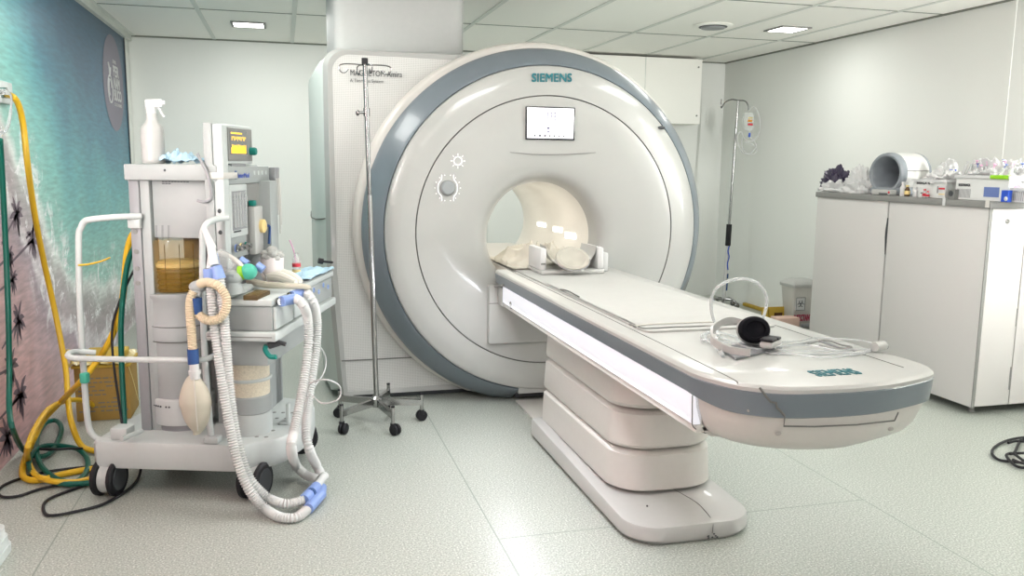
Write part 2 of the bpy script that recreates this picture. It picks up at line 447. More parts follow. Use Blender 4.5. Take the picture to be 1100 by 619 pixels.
mb.tube([(XL+.007, cy_-.16+.085*math.cos(a), 1.88+.10*math.sin(a)) for a in [2*math.pi*k/20 for k in range(20)]], .006, closed=True, seg=6)
mb.tube([(XL+.007, cy_-.16+.05*math.cos(a), 1.89+.06*math.sin(a)) for a in [2*math.pi*k/16 for k in range(12)]], .006, seg=6)
mb.tube([(XL+.007, cy_-.16, 1.97), (XL+.007, cy_-.17, 2.02), (XL+.007, cy_-.20, 2.07)], .008, seg=6)
mb.tube([(XL+.007, cy_-.14, 1.99), (XL+.007, cy_-.12, 2.04)], .007, seg=6)
fin(mb, 'emblem_drawing', 'whitefilm', t)
# palm shadows printed on the sand
pm = mat('printed_palm_shadow', (.17, .12, .16), .5)
def palm(px, py, r, tx, ty):
    c = W(px, py, x=XL+.005); mb = MB(); rnd = random.Random(int(px*7+py))
    q = W(tx, ty, x=XL+.005)
    d = (q-c); w = Vector((0, -d.z, d.y)).normalized()*.008
    f = mb.bm.faces.new([mb.bm.verts.new(v) for v in (c+w, q+w*.8, q-w*.8, c-w)])
    for k in range(11):
        a = 2*math.pi*k/11+rnd.uniform(-.2, .2); l = r*rnd.uniform(1.0, 1.7)
        bend = rnd.uniform(.2, .6)*(1 if math.cos(a) > 0 else -1)
        prev = None; ring = []
        for j in range(6):
            s_ = j/5; aa = a-bend*s_*.8
            p = c+Vector((0, math.cos(aa), math.sin(aa)))*l*s_
            wd = r*.20*math.sin(math.pi*min(1, s_*.9+.08)); nn = Vector((0, -math.sin(aa), math.cos(aa)))*wd
            ring.append((p+nn, p-nn))
        for (a1, b1), (a2, b2) in zip(ring, ring[1:]):
            mb.bm.faces.new([mb.bm.verts.new(v) for v in (a1, a2, b2, b1)])
    fin(mb, 'palm_print', pm, t, weld=False)
for a in ((18, 230, .075, 2, 262), (35, 258, .07, 5, 290), (20, 345, .075, 2, 375), (22, 425, .085, 0, 450), (10, 275, .06, 0, 285), (12, 395, .07, 0, 402), (8, 470, .08, 0, 490), (14, 300, .05, 0, 312), (40, 243, .04, 28, 256)): palm(*a)

# ================================================================= SCANNER
G = thing('mri_scanner', 'huge white MRI scanner with a grey outer ring and open bore', 'MRI scanner', (1.415, 5.4, 0))
FC = (1.415, .985); BC = (1.39, .955)
def ringpts(r, y, c, n=192, zmin=.006):
    o = []
    for k in range(n):
        a = 2*math.pi*k/n
        o.append(Vector((c[0]+r*math.cos(a), y, max(zmin, c[1]+r*math.sin(a)))))
    return o
def dish(prof, name, mt, zmin=.006, skip=None):
    mb = MB(); mb.loft([ringpts(r, y, c, zmin=zmin) for r, y, c in prof], cap=False)
    if skip:
        kill = [f for f in mb.bm.faces if skip(f.calc_center_median())]
        bmesh.ops.delete(mb.bm, geom=kill, context='FACES')
    return fin(mb, name, mt, G)
def lerpc(t): return (FC[0]*(1-t)+BC[0]*t, FC[1]*(1-t)+BC[1]*t)
dish([(.905, 4.50, FC), (.90, 4.487, FC), (.885, 4.478, FC), (.82, 4.466, FC), (.745, 4.46, FC)], 'front_cover_rim', 'gantry', .075)
dish([(.7385, 4.461, FC), (.70, 4.456, FC), (.6, 4.452, FC), (.5, 4.452, lerpc(.4)), (.42, 4.456, lerpc(.8)), (.37, 4.468, BC), (.335, 4.49, BC), (.315, 4.53, BC), (.305, 4.58, BC)], 'front_cover', 'gantry')
dish([(.7455, 4.4605, FC), (.742, 4.472, FC), (.738, 4.4615, FC)], 'cover_seam', 'seam')
dish([(.9055, 4.505, FC), (.91, 4.499, FC), (.925, 4.51, FC), (.998, 4.612, FC), (1.012, 4.635, FC), (1.012, 4.66, FC), (.98, 4.68, FC)], 'outer_ring', 'ring', skip=lambda c: c.z < .12 and 1.262 < c.x < 1.75)
RMC = (1.408, .998)
dish([(.98, 4.665, RMC), (1.015, 4.672, RMC), (1.032, 4.685, RMC), (1.042, 4.71, RMC), (1.045, 4.77, RMC)], 'rear_rim', 'warm', .03)
fin(MB().box((1.262, 4.50, .055), (1.75, 4.70, .16), .006), 'lower_valance', 'gantry', G)
fin(MB().box((1.262, 4.56, .02), (1.75, 4.70, .054)), 'floor_gap', 'dark', G)
# bore
mb = MB(); mb.loft([ringpts(r, y, BC, 96) for r, y in ((.305, 4.58), (.30, 4.64), (.30, 5.90), (.305, 5.96), (.33, 6.04), (.38, 6.08))], cap=False)
for sx_, xx in ((1, 1.100), (-1, 1.786)):
    la = bpy.data.lights.new('table_led', 'AREA'); la.shape = 'RECTANGLE'; la.size = 2.1; la.size_y = .05; la.energy = LED if sx_ == 1 else LED*.45; la.color = (.93, .94, 1)
    lo = bpy.data.objects.new('table_led', la); COL.objects.link(lo)
    dv = Vector((-sx_*.75, 0, -.66)); lo.rotation_euler = dv.to_track_quat('-Z', 'X').to_euler(); lo.location = (xx-sx_*.012, 3.2, .665)
    lo.rotation_euler = (Matrix((Vector((0, 1, 0)), (-dv).normalized().cross(Vector((0, 1, 0))), (-dv).normalized())).transposed()).to_euler()
fin(mb, 'bore_liner', mat('bore_white', (.78, .76, .71), .4), G)
for yy_ in (4.95, 5.6):
    la = bpy.data.lights.new('bore_light', 'AREA'); la.shape = 'RECTANGLE'; la.size = .25; la.size_y = .5; la.energy = 1.6; la.color = (1, .95, .86)
    lo = bpy.data.objects.new('bore_light', la); COL.objects.link(lo); lo.location = (BC[0], yy_, BC[1]+.285)
for (a, b) in (((577, 239), (586, 243.5)), ((594, 244), (603.5, 249.5)), ((606.5, 250), (618, 256.5))):
    P = []
    for px, py in ((a[0], a[1]-.5), (b[0], a[1]+1), (b[0], b[1]+.5), (a[0], b[1]-1)):
        r = ray(px, py); ox, oz = CAMP.x-BC[0], CAMP.z-BC[1]; rad = .2965
        A = r.x**2+r.z**2; B = 2*(ox*r.x+oz*r.z); C_ = ox*ox+oz*oz-rad*rad
        t_ = (-B+math.sqrt(B*B-4*A*C_))/(2*A); P.append(CAMP+r*t_)
    mb = MB(); nrm = Vector((BC[0], 0, BC[1]))-Vector((P[0].x, 0, P[0].z)); nrm.normalize()
    vs = [mb.bm.verts.new(p) for p in P]; v2 = [mb.bm.verts.new(p-nrm*.003) for p in P]
    mb.bm.faces.new(vs)
    for k in range(4): mb.bm.faces.new((vs[k], vs[(k+1) % 4], v2[(k+1) % 4], v2[k]))
    mb.bm.faces.new(v2[::-1])
    fin(mb, 'bore_lamp', 'borelight', G)
# perforated rear housing: polar grid from outline to circle
OX0, OX1, OZ0, OZ1, RC = .245, 2.30, .035, 1.955, .10
def outline_ray(a, x0, x1, z0, z1, rc):
    d = Vector((math.cos(a), math.sin(a))); best = None
    lo, hi = 0, 3
    def inside(p):
        if not (x0 < p[0] < x1 and z0 < p[1] < z1): return False
        qx = max(x0+rc-p[0], p[0]-(x1-rc), 0); qz = 0
        if p[1] > z1-rc and qx > 0: qz = p[1]-(z1-rc); return qx*qx+qz*qz < rc*rc
        return True
    for _ in range(40):
        m_ = (lo+hi)/2
        if inside((FC[0]+d.x*m_, FC[1]+d.y*m_)) and (d.x < 0 or m_ < 1.03): lo = m_
        else: hi = m_
    return lo
NA = 720
def tx(x, z):  # the housing narrows towards the floor on the left
    return x+max(0, (.75-z))*.075 if x < 1 else x
def oring(y, x0=OX0, x1=OX1, z0=OZ0, z1=OZ1, rc=RC, sc=1):
    o = []
    for k in range(NA):
        a = 2*math.pi*k/NA; l = outline_ray(a, x0, x1, z0, z1, rc)
        x, z = FC[0]+math.cos(a)*l*sc, FC[1]+math.sin(a)*l*sc
        o.append(Vector((tx(x, z), y, z)))
    return o
def cring(r, y, c=FC):
    return [Vector((c[0]+r*math.cos(2*math.pi*k/NA), y, max(.035, c[1]+r*math.sin(2*math.pi*k/NA)))) for k in range(NA)]
O0 = oring(4.765)
def clampin(r, y):
    out = []
    for k, p in enumerate(cring(r, y)):
        q = O0[k]; dq = (Vector((q.x, q.z))-Vector(FC)).length; dp = (Vector((p.x, p.z))-Vector(FC)).length
        out.append(p if dp < dq-.001 else Vector((q.x, y, q.z)))
    return out
inner = clampin(1.0, 4.76)
edge = []
for k in range(NA):
    p, q = inner[k], O0[k]; d = q-p
    edge.append(p+d*max(0, 1-.03/max(d.length, .031)) if d.length > .031 else p.copy())
    edge[-1].y = 4.755
mb = MB(); mb.loft([inner, [Vector((e.x, 4.76, e.z)) for e in edge]], cap=False, smooth=False)
fin(mb, 'perforated_cover', 'perf', G)
mb = MB()
side0 = oring(4.78, x0=.234, x1=OX1+.02, z1=1.965); side1 = oring(4.81, x0=.222, x1=OX1+.03, z1=1.97); 
mb.loft([[Vector((e.x, 4.759, e.z)) for e in edge], [Vector((p.x, 4.755, p.z)) for p in O0], side0, side1], cap=False)
fin(mb, 'cover_border', 'gantry', G)
mb = MB(); s2 = oring(4.90, x0=.18, x1=OX1+.04, z1=1.93, z0=.035); s3 = oring(5.2, x0=.156, x1=OX1+.05, z1=1.90, z0=.035); s4 = oring(6.0, x0=.184, x1=OX1+.05, z1=1.90, z0=.035); s5 = oring(6.07, x0=.22, x1=OX1, z1=1.86, z0=.035)
bk = [Vector((BC[0]+.38*math.cos(2*math.pi*k/NA), 6.08, BC[1]+.38*math.sin(2*math.pi*k/NA))) for k in range(NA)]
mb.loft([side1, s2, s3, s4, s5, bk], cap=False)
fin(mb, 'side_housing', mat('grey_green_side', (.50, .56, .53), .4, coat=.2, var=.004), G, label='grey-green side housing')
fin(MB().tube([(.222, 4.815, 1.045), (.179, 4.90, 1.035), (.166, 5.05, 1.03), (.155, 5.2, 1.03), (.168, 5.6, 1.04)], .0035, seg=6), 'housing_joint', 'seam', G)
# lower panel seam and kick gap
mb = MB(); mb.box((.29, 4.751, .238), (.72, 4.757, .243)); mb.box((.715, 4.751, .12), (.72, 4.757, .243), X=lambda c: Vector((c.x+(.24-c.z)*1.5, c.y, c.z)))
fin(mb, 'panel_joint', 'seam', G)
fin(MB().box((.36, 4.80, .002), (2.2, 5.95, .036)), 'kick_base', 'dark', G)
# docking panel and slot round the table
fin(MB().box((1.066, 4.418, .37), (1.78, 4.47, .70), .012), 'docking_panel', 'gantry', G)
fin(MB().box((1.068, 4.4165, .598), (1.118, 4.42, .602)), 'docking_joint', 'seam', G)
# display
a = W(565, 114, y=4.445); b = W(617, 151, y=4.445)
sc = fin(MB().box((a.x, 4.438, b.z), (b.x, 4.462, a.z), .004), 'display', 'blackgloss', G, label='patient display with white picture in a black frame')
scr = mat('display_white', (.8, .8, .85), .2, emit=(.96, .94, 1), es=.70)
sx0, sx1, sz0, sz1 = a.x+.006, b.x-.01, b.z+.009, a.z-.007
fin(MB().box((sx0, 4.436, sz0), (sx1, 4.4385, sz1)), 'screen', scr, sc)
gm = mat('display_graphic', (.16, .15, .25), .4); mb = MB()
w_, h_ = sx1-sx0, sz1-sz0
def sq(u0, v0, u1, v1): mb.box((sx0+u0*w_, 4.4352, sz0+v0*h_), (sx0+u1*w_, 4.436, sz0+v1*h_))
for u in (.42, .50, .58): sq(u, .60, u+.02, .86)
sq(.40, .84, .72, .86); sq(.46, .72, .70, .735); sq(.55, .40, .565, .62); sq(.60, .40, .615, .62); sq(.55, .40, .615, .415)
for v in (.80, .72, .66, .56): sq(.78, v, .92, v+.012)
sq(.04, .92, .32, .93); sq(.42, .30, .48, .37); sq(.42, .2, .48, .25)
fin(mb, 'screen_graphic', gm, sc)
mb = MB()
for u in (.15, .25, .36, .47, .57, .68, .78): sq(u, .05, u+(.05 if u in (.25, .36) else .03), .11)
fin(mb, 'screen_icons', 'dark', sc)
# crease below the display
mb = MB(); mb.tube([W(548, 163.5, y=4.451), W(570, 165.5, y=4.449), W(592, 166.2, y=4.448), W(615, 165.5, y=4.449), W(640, 164, y=4.451)], .0022, seg=6)
fin(mb, 'crease', mat('soft_crease', (.28, .28, .27), .5), G)
# maker's name
a = W(571, 87.7, y=4.463); b = W(614, 87.7, y=4.463)
text('SIEMENS', .062, (a.x, 4.4635, a.z), (1, 0, (b.z-a.z)/(b.x-a.x)), (0, 0, 1), 'teal', G, bold=.0016, font_space=1.06, width=b.x-a.x, label='teal maker name lettering')
a = W(376, 81, y=4.748); b = W(432, 84, y=4.748)
text('MAGNETOM Amira', .045, (a.x, 4.752, a.z), (1, 0, 0), (0, 0, 1), 'dark', G, width=b.x-a.x, label='dark model lettering')
a = W(376, 88, y=4.748); b = W(412, 88, y=4.748)
text('A Tim+Dot System', .026, (a.x, 4.752, a.z), (1, 0, 0), (0, 0, 1), 'dark', G, width=b.x-a.x)
# laser-light symbol and table control knob with its printed marks
c = W(492, 173, y=4.45); c2 = W(481, 202, y=4.45)
mb = MB(); mb.tube([(c.x+.022*math.cos(t_), 4.452, c.z+.022*math.sin(t_)) for t_ in [2*math.pi*k/16 for k in range(16)]], .003, closed=True, seg=6)
for k in range(8):
    t_ = 2*math.pi*k/8; mb.tube([(c.x+.028*math.cos(t_), 4.452, c.z+.028*math.sin(t_)), (c.x+.04*math.cos(t_), 4.452, c.z+.04*math.sin(t_))], .0018, seg=6)
for s_ in (-1, 1):
    mb.tube([(c2.x+s_*.032, 4.452, c2.z+.07), (c2.x+s_*.034, 4.452, c2.z+.045), (c2.x+s_*.05, 4.452, c2.z+.02), (c2.x+s_*.05, 4.452, c2.z-.02), (c2.x+s_*.034, 4.452, c2.z-.045), (c2.x+s_*.032, 4.452, c2.z-.07)], .003, seg=6)
for k in range(14):
    t_ = 2*math.pi*k/14; mb.tube([(c2.x+.066*math.cos(t_), 4.452, c2.z+.066*math.sin(t_)), (c2.x+.072*math.cos(t_), 4.452, c2.z+.072*math.sin(t_))], .002, seg=6)
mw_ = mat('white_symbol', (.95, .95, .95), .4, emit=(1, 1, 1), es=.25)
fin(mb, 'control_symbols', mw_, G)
kb = fin(MB().lathe([(.001, -.020), (.030, -.019), (.036, -.014), (.038, -.004), (.042, .006)], (c2.x, 4.446, c2.z), axis='Y', seg=32), 'control_knob', mat('knob_grey', (.30, .32, .33), .35), G)
mb = MB().tube([(c2.x+.037*math.cos(t_), 4.447, c2.z+.037*math.sin(t_)) for t_ in [2*math.pi*k/24 for k in range(24)]], .0045, closed=True, seg=6)
fin(mb, 'knob_ring', 'greyedge', kb)
# small sensor at upper right
a = W(712, 137, y=4.455); fin(MB().ball((a.x, 4.47, a.z), .014, sc=(1.6, .5, .7)), 'camera_lens', 'dark', G)
# floor plate between scanner and table
fin(MB().box((1.255, 3.9, .001), (1.66, 4.53, .012), .003), 'floor_plate', 'warm', label='cream floor plate between the scanner and the table plinth', cat='floor plate')
for k, (px, py) in enumerate(((557, 434.5), (566, 444))):
    c = W(px, py, z=.0)
    fin(MB().lathe([(.018, 0), (.018, .004), (.008, .007), (.001, .007)], (c.x, c.y, .0005), seg=20), 'white_disc', 'white', label=('small white disc on the floor nearest the scanner ring' if k == 0 else 'small white disc on the floor nearest the table plinth'), cat='disc', group='white discs beside the floor plate')

# ================================================================= PATIENT TABLE
T = thing('patient_table', 'long white patient table with grey side rail, rounded foot end and folded pedestal', 'patient table', (1.43, 3.2, 0))
def mirror(o, cx_=1.432): return o
foot = [(1.10, 2.20), (1.103, 2.11), (1.122, 2.03), (1.166, 1.945), (1.25, 1.888), (1.35, 1.868), (1.46, 1.862), (1.57, 1.872), (1.67, 1.90), (1.745, 1.928), (1.79, 1.960), (1.815, 2.01), (1.82, 2.09), (1.80, 2.20)]
foot = [Vector((x, y, 0)) for x, y in foot]; FT = [(p.x, p.y) for p in catmull(foot, 5, False)]
def ft(ins, y_back, z):
    """foot-end outline pulled inwards by ins, closed at y_back"""
    o = []; cx_, cy_ = 1.438, 2.45
    for x, y in FT:
        dx, dy = x-cx_, y-cy_; l = math.hypot(dx, dy); o.append(Vector((x-ins*(1 if x > cx_ else -1)*min(1, abs(dx)/.15), y+ins*(1 if y < 2.15 else 0), z)))
    o.append(Vector((1.775-ins, y_back, z))); o.append(Vector((1.10+ins, y_back, z)))
    return o
# table top (white) with crisp rounded edge
Y1 = 4.414
mb = MB(); mb.loft([ft(.0, Y1, .768), ft(.0, Y1, .778), ft(.006, Y1, .785), ft(.012, Y1, .787)], smooth=False)
fin(mb, 'tabletop', 'white', T)
# grey band
def deep(pts): return [Vector((p.x, p.y, p.z-.016*max(0, min(1, (2.15-p.y)/.15)))) for p in pts]
mb = MB(); mb.loft([ft(.001, Y1, .768), ft(-.001, Y1, .765), deep(ft(.004, Y1, .718)), deep(ft(.010, Y1, .714))], smooth=False)
fin(mb, 'side_rail', 'ring', T, label='blue-grey rail wrapping the edge')
# lower body of the foot end
mb = MB(); mb.loft([ft(.012, 2.10, .714), ft(.016, 2.10, .68), ft(.03, 2.10, .63), ft(.045, 2.10, .605), ft(.065, 2.10, .590), ft(.10, 2.10, .586)], smooth=False)
fin(mb, 'end_cap', 'warm', T, label='cream-white rounded end cap')
# lit side panel and beam
fin(MB().box((1.108, 2.10, .628), (1.135, 4.28, .714), .003), 'side_light_panel', 'sidelight', T, label='glowing white light strip panel')
fin(MB().box((1.118, 2.10, .600), (1.768, 4.40, .627), .008), 'beam', 'warm', T)
fin(MB().box((1.136, 2.10, .628), (1.766, 4.40, .714)), 'beam_core', 'warm', T)
fin(MB().box((1.112, 4.29, .60), (1.135, 4.40, .70), .006), 'side_end_block', 'white', T)
a = W(548.5, 328, x=1.108); fin(MB().lathe([(.001, -.004), (.016, -.004), (.02, 0), (.02, .006)], (1.108, a.y, a.z), axis='X', seg=20, sx=1.0, sy=1), 'side_button', 'greyedge', T)
fin(MB().tube([W(527, 309, x=1.105), W(532, 307.5, x=1.100), W(541, 306.5, x=1.100)], .006, seg=8), 'release_lever', 'greyedge', T)
# seams on the top and end
mb = MB(); mb.tube([(1.168, 4.41, .787), (1.168, 2.6, .787), (1.166, 2.2, .787), (1.163, 1.985, .787), (1.158, 1.958, .784)], .0016, seg=5, sub=3)
mb.tube([(1.716, 4.41, .787), (1.716, 2.4, .787), (1.72, 2.0, .787)], .0016, seg=5, sub=3)
fin(mb, 'top_seam', 'seam', T)
def hitfoot(px, py, off=.003):
    r = ray(px, py); best = None
    for (xa, ya), (xb, yb_) in zip(FT, FT[1:]):
        ex, ey = xb-xa, yb_-ya; den = r.x*ey-r.y*ex
        if abs(den) < 1e-9: continue
        t = ((xa-CAMP.x)*ey-(ya-CAMP.y)*ex)/den; q = CAMP+r*t
        u = ((q.x-xa)*ex+(q.y-ya)*ey)/(ex*ex+ey*ey)
        if 0 <= u <= 1 and (best is None or t < best[0]): best = (t, q)
    return CAMP+r*(best[0]-off)/1 if False else best[1]-r.normalized()*off
pts = [hitfoot(px, py, o_) for px, py, o_ in ((843, 447, -.006), (842, 458, -.009), (875, 458.5, -.009), (920, 456.5, -.009), (961, 452, -.009), (965, 443, -.006))]
mb = MB(); mb.tube(pts, .0022, seg=6, smooth=False); fin(mb, 'handle_slot', 'seam', T)
mb = MB(); mb.tube([hitfoot(*q) for q in ((816, 416.5, .002), (823, 426, .002), (828, 432, .002), (834, 433, .002), (834.5, 438, .002), (838, 441, .0), (843, 447, -.003))], .003, seg=6, smooth=False); fin(mb, 'latch_joint', 'seam', T)
for px, py, yy in ((806, 441, 1.935), (836, 466, 1.90), (957, 461, 1.915)):
    c = hitfoot(px, py, -.010 if py < 450 else -.022); fin(MB().ball((c.x, c.y, c.z), .010, sc=(1, .35, .6)), 'screw_cap', mat('cap_cream', (.42, .40, .37), .5), T)
mb = MB(); mb.tube([(1.102, 2.10, .716), (1.104, 2.10, .66), (1.112, 2.105, .62), (1.15, 2.10, .60)], .0018, seg=5); fin(mb, 'end_cap_joint', 'seam', T)
# maker's name on the foot end, printed flat on the top
a = W(877, 403, z=.789); b = W(926, 400.5, z=.789); dr = (b-a)
text('SIEMENS', .088, (a.x, a.y-.01, .7872), (1, 0, 0), (0, 1, 0), 'teal', T, bold=.0010, font_space=1.08, width=dr.length, label='teal maker name on the foot end')
# moving top running into the bore
mb = MB(); mb.prism(rrect(1.185, 4.43, 1.605, 5.95, .02), .700, .784); fin(mb, 'bore_slide', 'warm', G)
mb = MB(); mb.prism(rrect(1.19, 2.62, 1.70, 4.41, .03), .787, .794); fin(mb, 'mattress', 'sheet', T, label='thin white mattress pad')
# pedestal with folded skirts
def ped(x0, x1, y0, y1, r, z): return [Vector((x, y, z)) for x, y in rrect(x0, y0, x1, y1, r, 10, .02)]
tiers = [(.088, .010), (.100, .0), (.235, .006), (.250, .022), (.252, .030), (.262, .012), (.275, .006), (.395, .014), (.408, .030), (.410, .038), (.42, .020), (.435, .014), (.56, .022), (.60, .024)]
mb = MB(); mb.loft([ped(1.215+i, 1.665-i, 2.89+i*1.6, 3.90-i*.2, .15, z) for z, i in tiers])
fin(mb, 'pedestal_skirt', 'warm', T)
mb = MB(); mb.loft([ped(1.235, 1.645, 2.93, 3.88, .15, z) for z in (.07, .10)]); fin(mb, 'skirt_gap', 'seam', T)
pl0 = rrect(1.165, 2.62, 1.675, 3.92, .13, 12, .02)
def plr(ins, f): return [Vector((x+(ins if x < 1.42 else -ins)*min(1, abs(x-1.42)/.2), y+(ins if y < 3.2 else -ins)*.8, f(y))) for x, y in pl0]
mb = MB(); top = lambda y: .072+.028*(y-2.6)/1.3
mb.loft([plr(.018, lambda y: .001), plr(.012, lambda y: .004), plr(.0, lambda y: .02), plr(.0, lambda y: top(y)-.014), plr(.004, lambda y: top(y)-.004), plr(.014, lambda y: top(y))])
fin(mb, 'plinth', 'white', T)
mb = MB(); mb.tube([(1.47, 2.93, .079), (1.50, 2.80, .0765), (1.495, 2.70, .075), (1.485, 2.634, .069), (1.48, 2.619, .055), (1.478, 2.619, .03)], .0013, seg=5); fin(mb, 'plinth_crack', 'seam', T)
mb = MB()
for k in range(7): mb.ball((1.47+random.uniform(-.01, .05), 2.6185, random.uniform(.012, .03)), .0035, seg=8, sc=(1.3, .5, .8))
mb.ball((1.30, 2.80, .078), .004, seg=8); fin(mb, 'chip_marks', 'dark', T)
# ================================================================= ANAESTHESIA CART
CWX = lambda c: cw(c.x, c.y, c.z)
K = thing('anaesthesia_cart', 'grey wheeled anaesthesia machine with white base and amber bellows dome', 'medical cart', tuple(CO), CA)
def kb_(name, a, b, mt, bev=.004, par=None, label=None):
    return fin(MB().box(a, b, bev, X=CWX), name, mt, par or K, label=label)
def uv(px, py, **k):
    p = L(px, py, **k)-CO; return (p.dot(CU), p.dot(CV), p.z)
# base
bo = [(-.05, .05), (-.03, .03), (.53, .03), (.575, .035), (.60, .06), (.625, .085), (.66, .10), (.70, .16), (.735, .36), (.735, .44), (.70, .60), (.66, .70), (.42, .76), (-.02, .76), (-.05, .72)]
mb = MB(); rg = lambda ins, z: [cw(.33+(u-.33)*(1-ins/.35), .38+(v-.38)*(1-ins/.35), z) for u, v in bo]
mb.loft([rg(.02, .118), rg(.004, .124), rg(0, .135), rg(0, .222), rg(.005, .232), rg(.015, .236)]); fin(mb, 'base', 'cartlight', K, label='white moulded base')
mb = MB()
for i in range(5):
    for j in range(5): mb.lathe([(.009, 0), (.008, .0015), (.001, .002)], tuple(cw(.47+i*.04, .14+j*.085, .236)), seg=8)
tag(fin(mb, 'raised_dots', 'greyedge', K), kind='stuff')
# casters
def caster(u, v, ang, name='caster'):
    c = cw(u, v, .075); X = Matrix.Rotation(CA+ang, 3, 'Z')
    mb = MB(); wprof = [(.02, -.012), (.066, -.012), (.075, -.006), (.075, .006), (.066, .012), (.02, .012)]
    for s_ in (-.034, .034): mb.lathe(wprof, tuple(c+X @ Vector((0, s_, 0))), axis='Y', X=X, seg=36)
    w = fin(mb, 'caster', 'black', K)
    mb = MB(); mb.lathe([(.001, -.050), (.05, -.048), (.052, -.045), (.03, -.045)], tuple(c), axis='Y', X=X, seg=28); mb.lathe([(.001, -.022), (.05, -.022), (.05, .022), (.001, .022)], tuple(c), axis='Y', X=X, seg=28)
    fin(mb, 'hub', 'dark', w)
    mb = MB(); mb.lathe([(.056, -.021), (.062, -.018), (.062, .018), (.056, .021)], tuple(c), axis='Y', X=X, seg=32)
    fin(mb, 'hub_band', 'cartlight', w)
    mb = MB(); mb.cyl(c+Vector((0, 0, .03)), c+Vector((0, 0, .055)), .018); fin(mb, 'stem', 'greyedge', w)
caster(.0, .06, R_(88)); caster(.60, .075, R_(80)); caster(.62, .64, R_(20)); caster(.03, .66, R_(30))
# columns, top slab and panels
kb_('column', (.085, .18, .236), (.128, .25, 1.28), 'cartmid'); kb_('column_face', (.129, .186, .236), (.168, .25, 1.28), 'cartgrey')
for z in (1.10, 1.07, .99, .92, .86): fin(MB().lathe([(.001, -.003), (.010, -.003), (.010, 0)], tuple(cw(.105, .18, z)), axis='Y', seg=14, X=Matrix.Rotation(CA, 3, 'Z')), 'bolt', 'dark' if z > 1.09 else 'greyedge', K)
kb_('top_slab', (.085, .15, 1.278), (.462, .62, 1.342), 'cartgrey', .006)
for px in (177, 222):
    u, v, z = uv(px, 183, v=.15); fin(MB().ball(tuple(cw(u, .15, z)), .005, seg=8), 'screw', 'dark', K)
kb_('side_panel', (.17, .205, 1.045), (.412, .60, 1.277), 'cartgrey')
kb_('inner_panel', (.17, .47, .80), (.412, .60, 1.044), 'cartmid')
mb = MB()
for i in range(3):
    for j in range(8):
        u, v, z = uv(168+6.6*i, 243+j*2.0, v=.205)
        mb.box((u-.004, .2035, z-.0011), (u+.004, .2052, z+.0011), X=CWX)
fin(mb, 'vent_slots', 'dark', K)
u, v, z = uv(174, 193, v=.205); u2, _, z2 = uv(202, 196, v=.205)
mb = MB()
for zz, w0 in ((0, 1), (-.008, .95), (-.016, .35)):
    s0 = u
    while s0 < u+(u2-u)*w0: mb.box((s0, .204, z+zz-.0018), (s0+.010, .2052, z+zz+.0018), X=CWX); s0 += .0125
fin(mb, 'caution_print', 'dark', K)
# bellows tower
uc = uv(196, 400, v=.29)[0]; bc = cw(uc, .29, 0)
mb = MB(); mb.lathe([(.124, .262), (.128, .27), (.128, .37), (.124, .375)], tuple(bc), seg=48); fin(mb, 'tower_foot', 'cartlight', K)
mb = MB(); mb.lathe([(.112, .236), (.112, .262)], tuple(bc), seg=48); fin(mb, 'tower_plinth', 'cartmid', K)
mb = MB(); mb.lathe([(.118, .375), (.118, .615), (.124, .62), (.124, .678), (.122, .682), (.122, .79), (.128, .80), (.128, .815), (.10, .818)], tuple(bc), seg=48); fin(mb, 'bellows_tower', 'cartgrey', K)
mb = MB()
for z in (.617, .680): mb.tube([bc+Vector((.125*math.cos(t_), .125*math.sin(t_), z)) for t_ in [2*math.pi*k/32 for k in range(32)]], .0018, closed=True, seg=5)
fin(mb, 'tower_joint', 'seam', K)
mb = MB()
for k in range(7):
    a_ = R_(-128+k*6)+CA; p = bc+Vector((.1285*math.cos(a_), .1285*math.sin(a_), .345))
    if k != 4: mb.ball(tuple(p), .0045, seg=8, sc=(1, 1, .9))
fin(mb, 'foot_print', 'dark', K)
dm = fin(MB().lathe([(.100, .818), (.108, .825), (.108, 1.02), (.105, 1.034), (.095, 1.038), (.001, 1.040)], tuple(bc), seg=48), 'bellows_dome', 'amber', K, label='transparent amber dome')
mb = MB(); mb.lathe([(.085, .82)]+[(.092 if k % 2 else .078, .825+.011*k) for k in range(8)]+[(.088, .915)], tuple(bc), seg=40); fin(mb, 'bellows', 'amberdark', dm)
mb = MB(); mb.lathe([(.088, .916), (.097, .922), (.097, .936), (.08, .944), (.001, .946)], tuple(bc), seg=40); fin(mb, 'bellows_disc', 'amberpale', dm)
mb = MB()
for k in range(5):
    a_ = R_(-150+30*k)+CA; mb.tube([bc+Vector((.109*math.cos(a_), .109*math.sin(a_), z)) for z in (.83, 1.02)], .0015, seg=5)
fin(mb, 'dome_ribs', 'amberdark', dm)
# behind the hoses: lower body
kb_('lower_body', (.365, .30, .236), (.52, .68, .80), 'cartgrey')
kb_('rear_panel', (.13, .60, .236), (.52, .70, 1.27), 'cartgrey')
# post, monitor, module
kb_('post', (.412, .150, .80), (.447, .21, 1.505), 'cartgrey'); kb_('post_rail', (.448, .155, .80), (.487, .21, 1.50), 'cartlight')
for z in (1.16, 1.075): fin(MB().ball(tuple(cw(.466, .155, z)), .009, seg=10, sc=(1, .4, 1)), 'bolt', 'dark', K)
kb_('module_body', (.415, .215, .955), (.468, .73, 1.262), 'cartgrey')
kb_('module_header', (.415, .20, 1.262), (.475, .73, 1.336), 'cartgrey', .006)
kb_('header_tape', (.425, .147, 1.287), (.489, .30, 1.312), 'warm', .001)
mo = kb_('monitor', (.395, .222, 1.345), (.472, .535, 1.505), 'cartlight', .010)
kb_('bezel', (.4722, .245, 1.358), (.4755, .515, 1.492), 'greyedge', .004, mo)
a = uv(244, 136, u=.476); b = uv(268, 169, u=.476)
ms = mat('waveform_screen', (.06, .06, .05), .2, emit=(.25, .26, .25), es=.5)
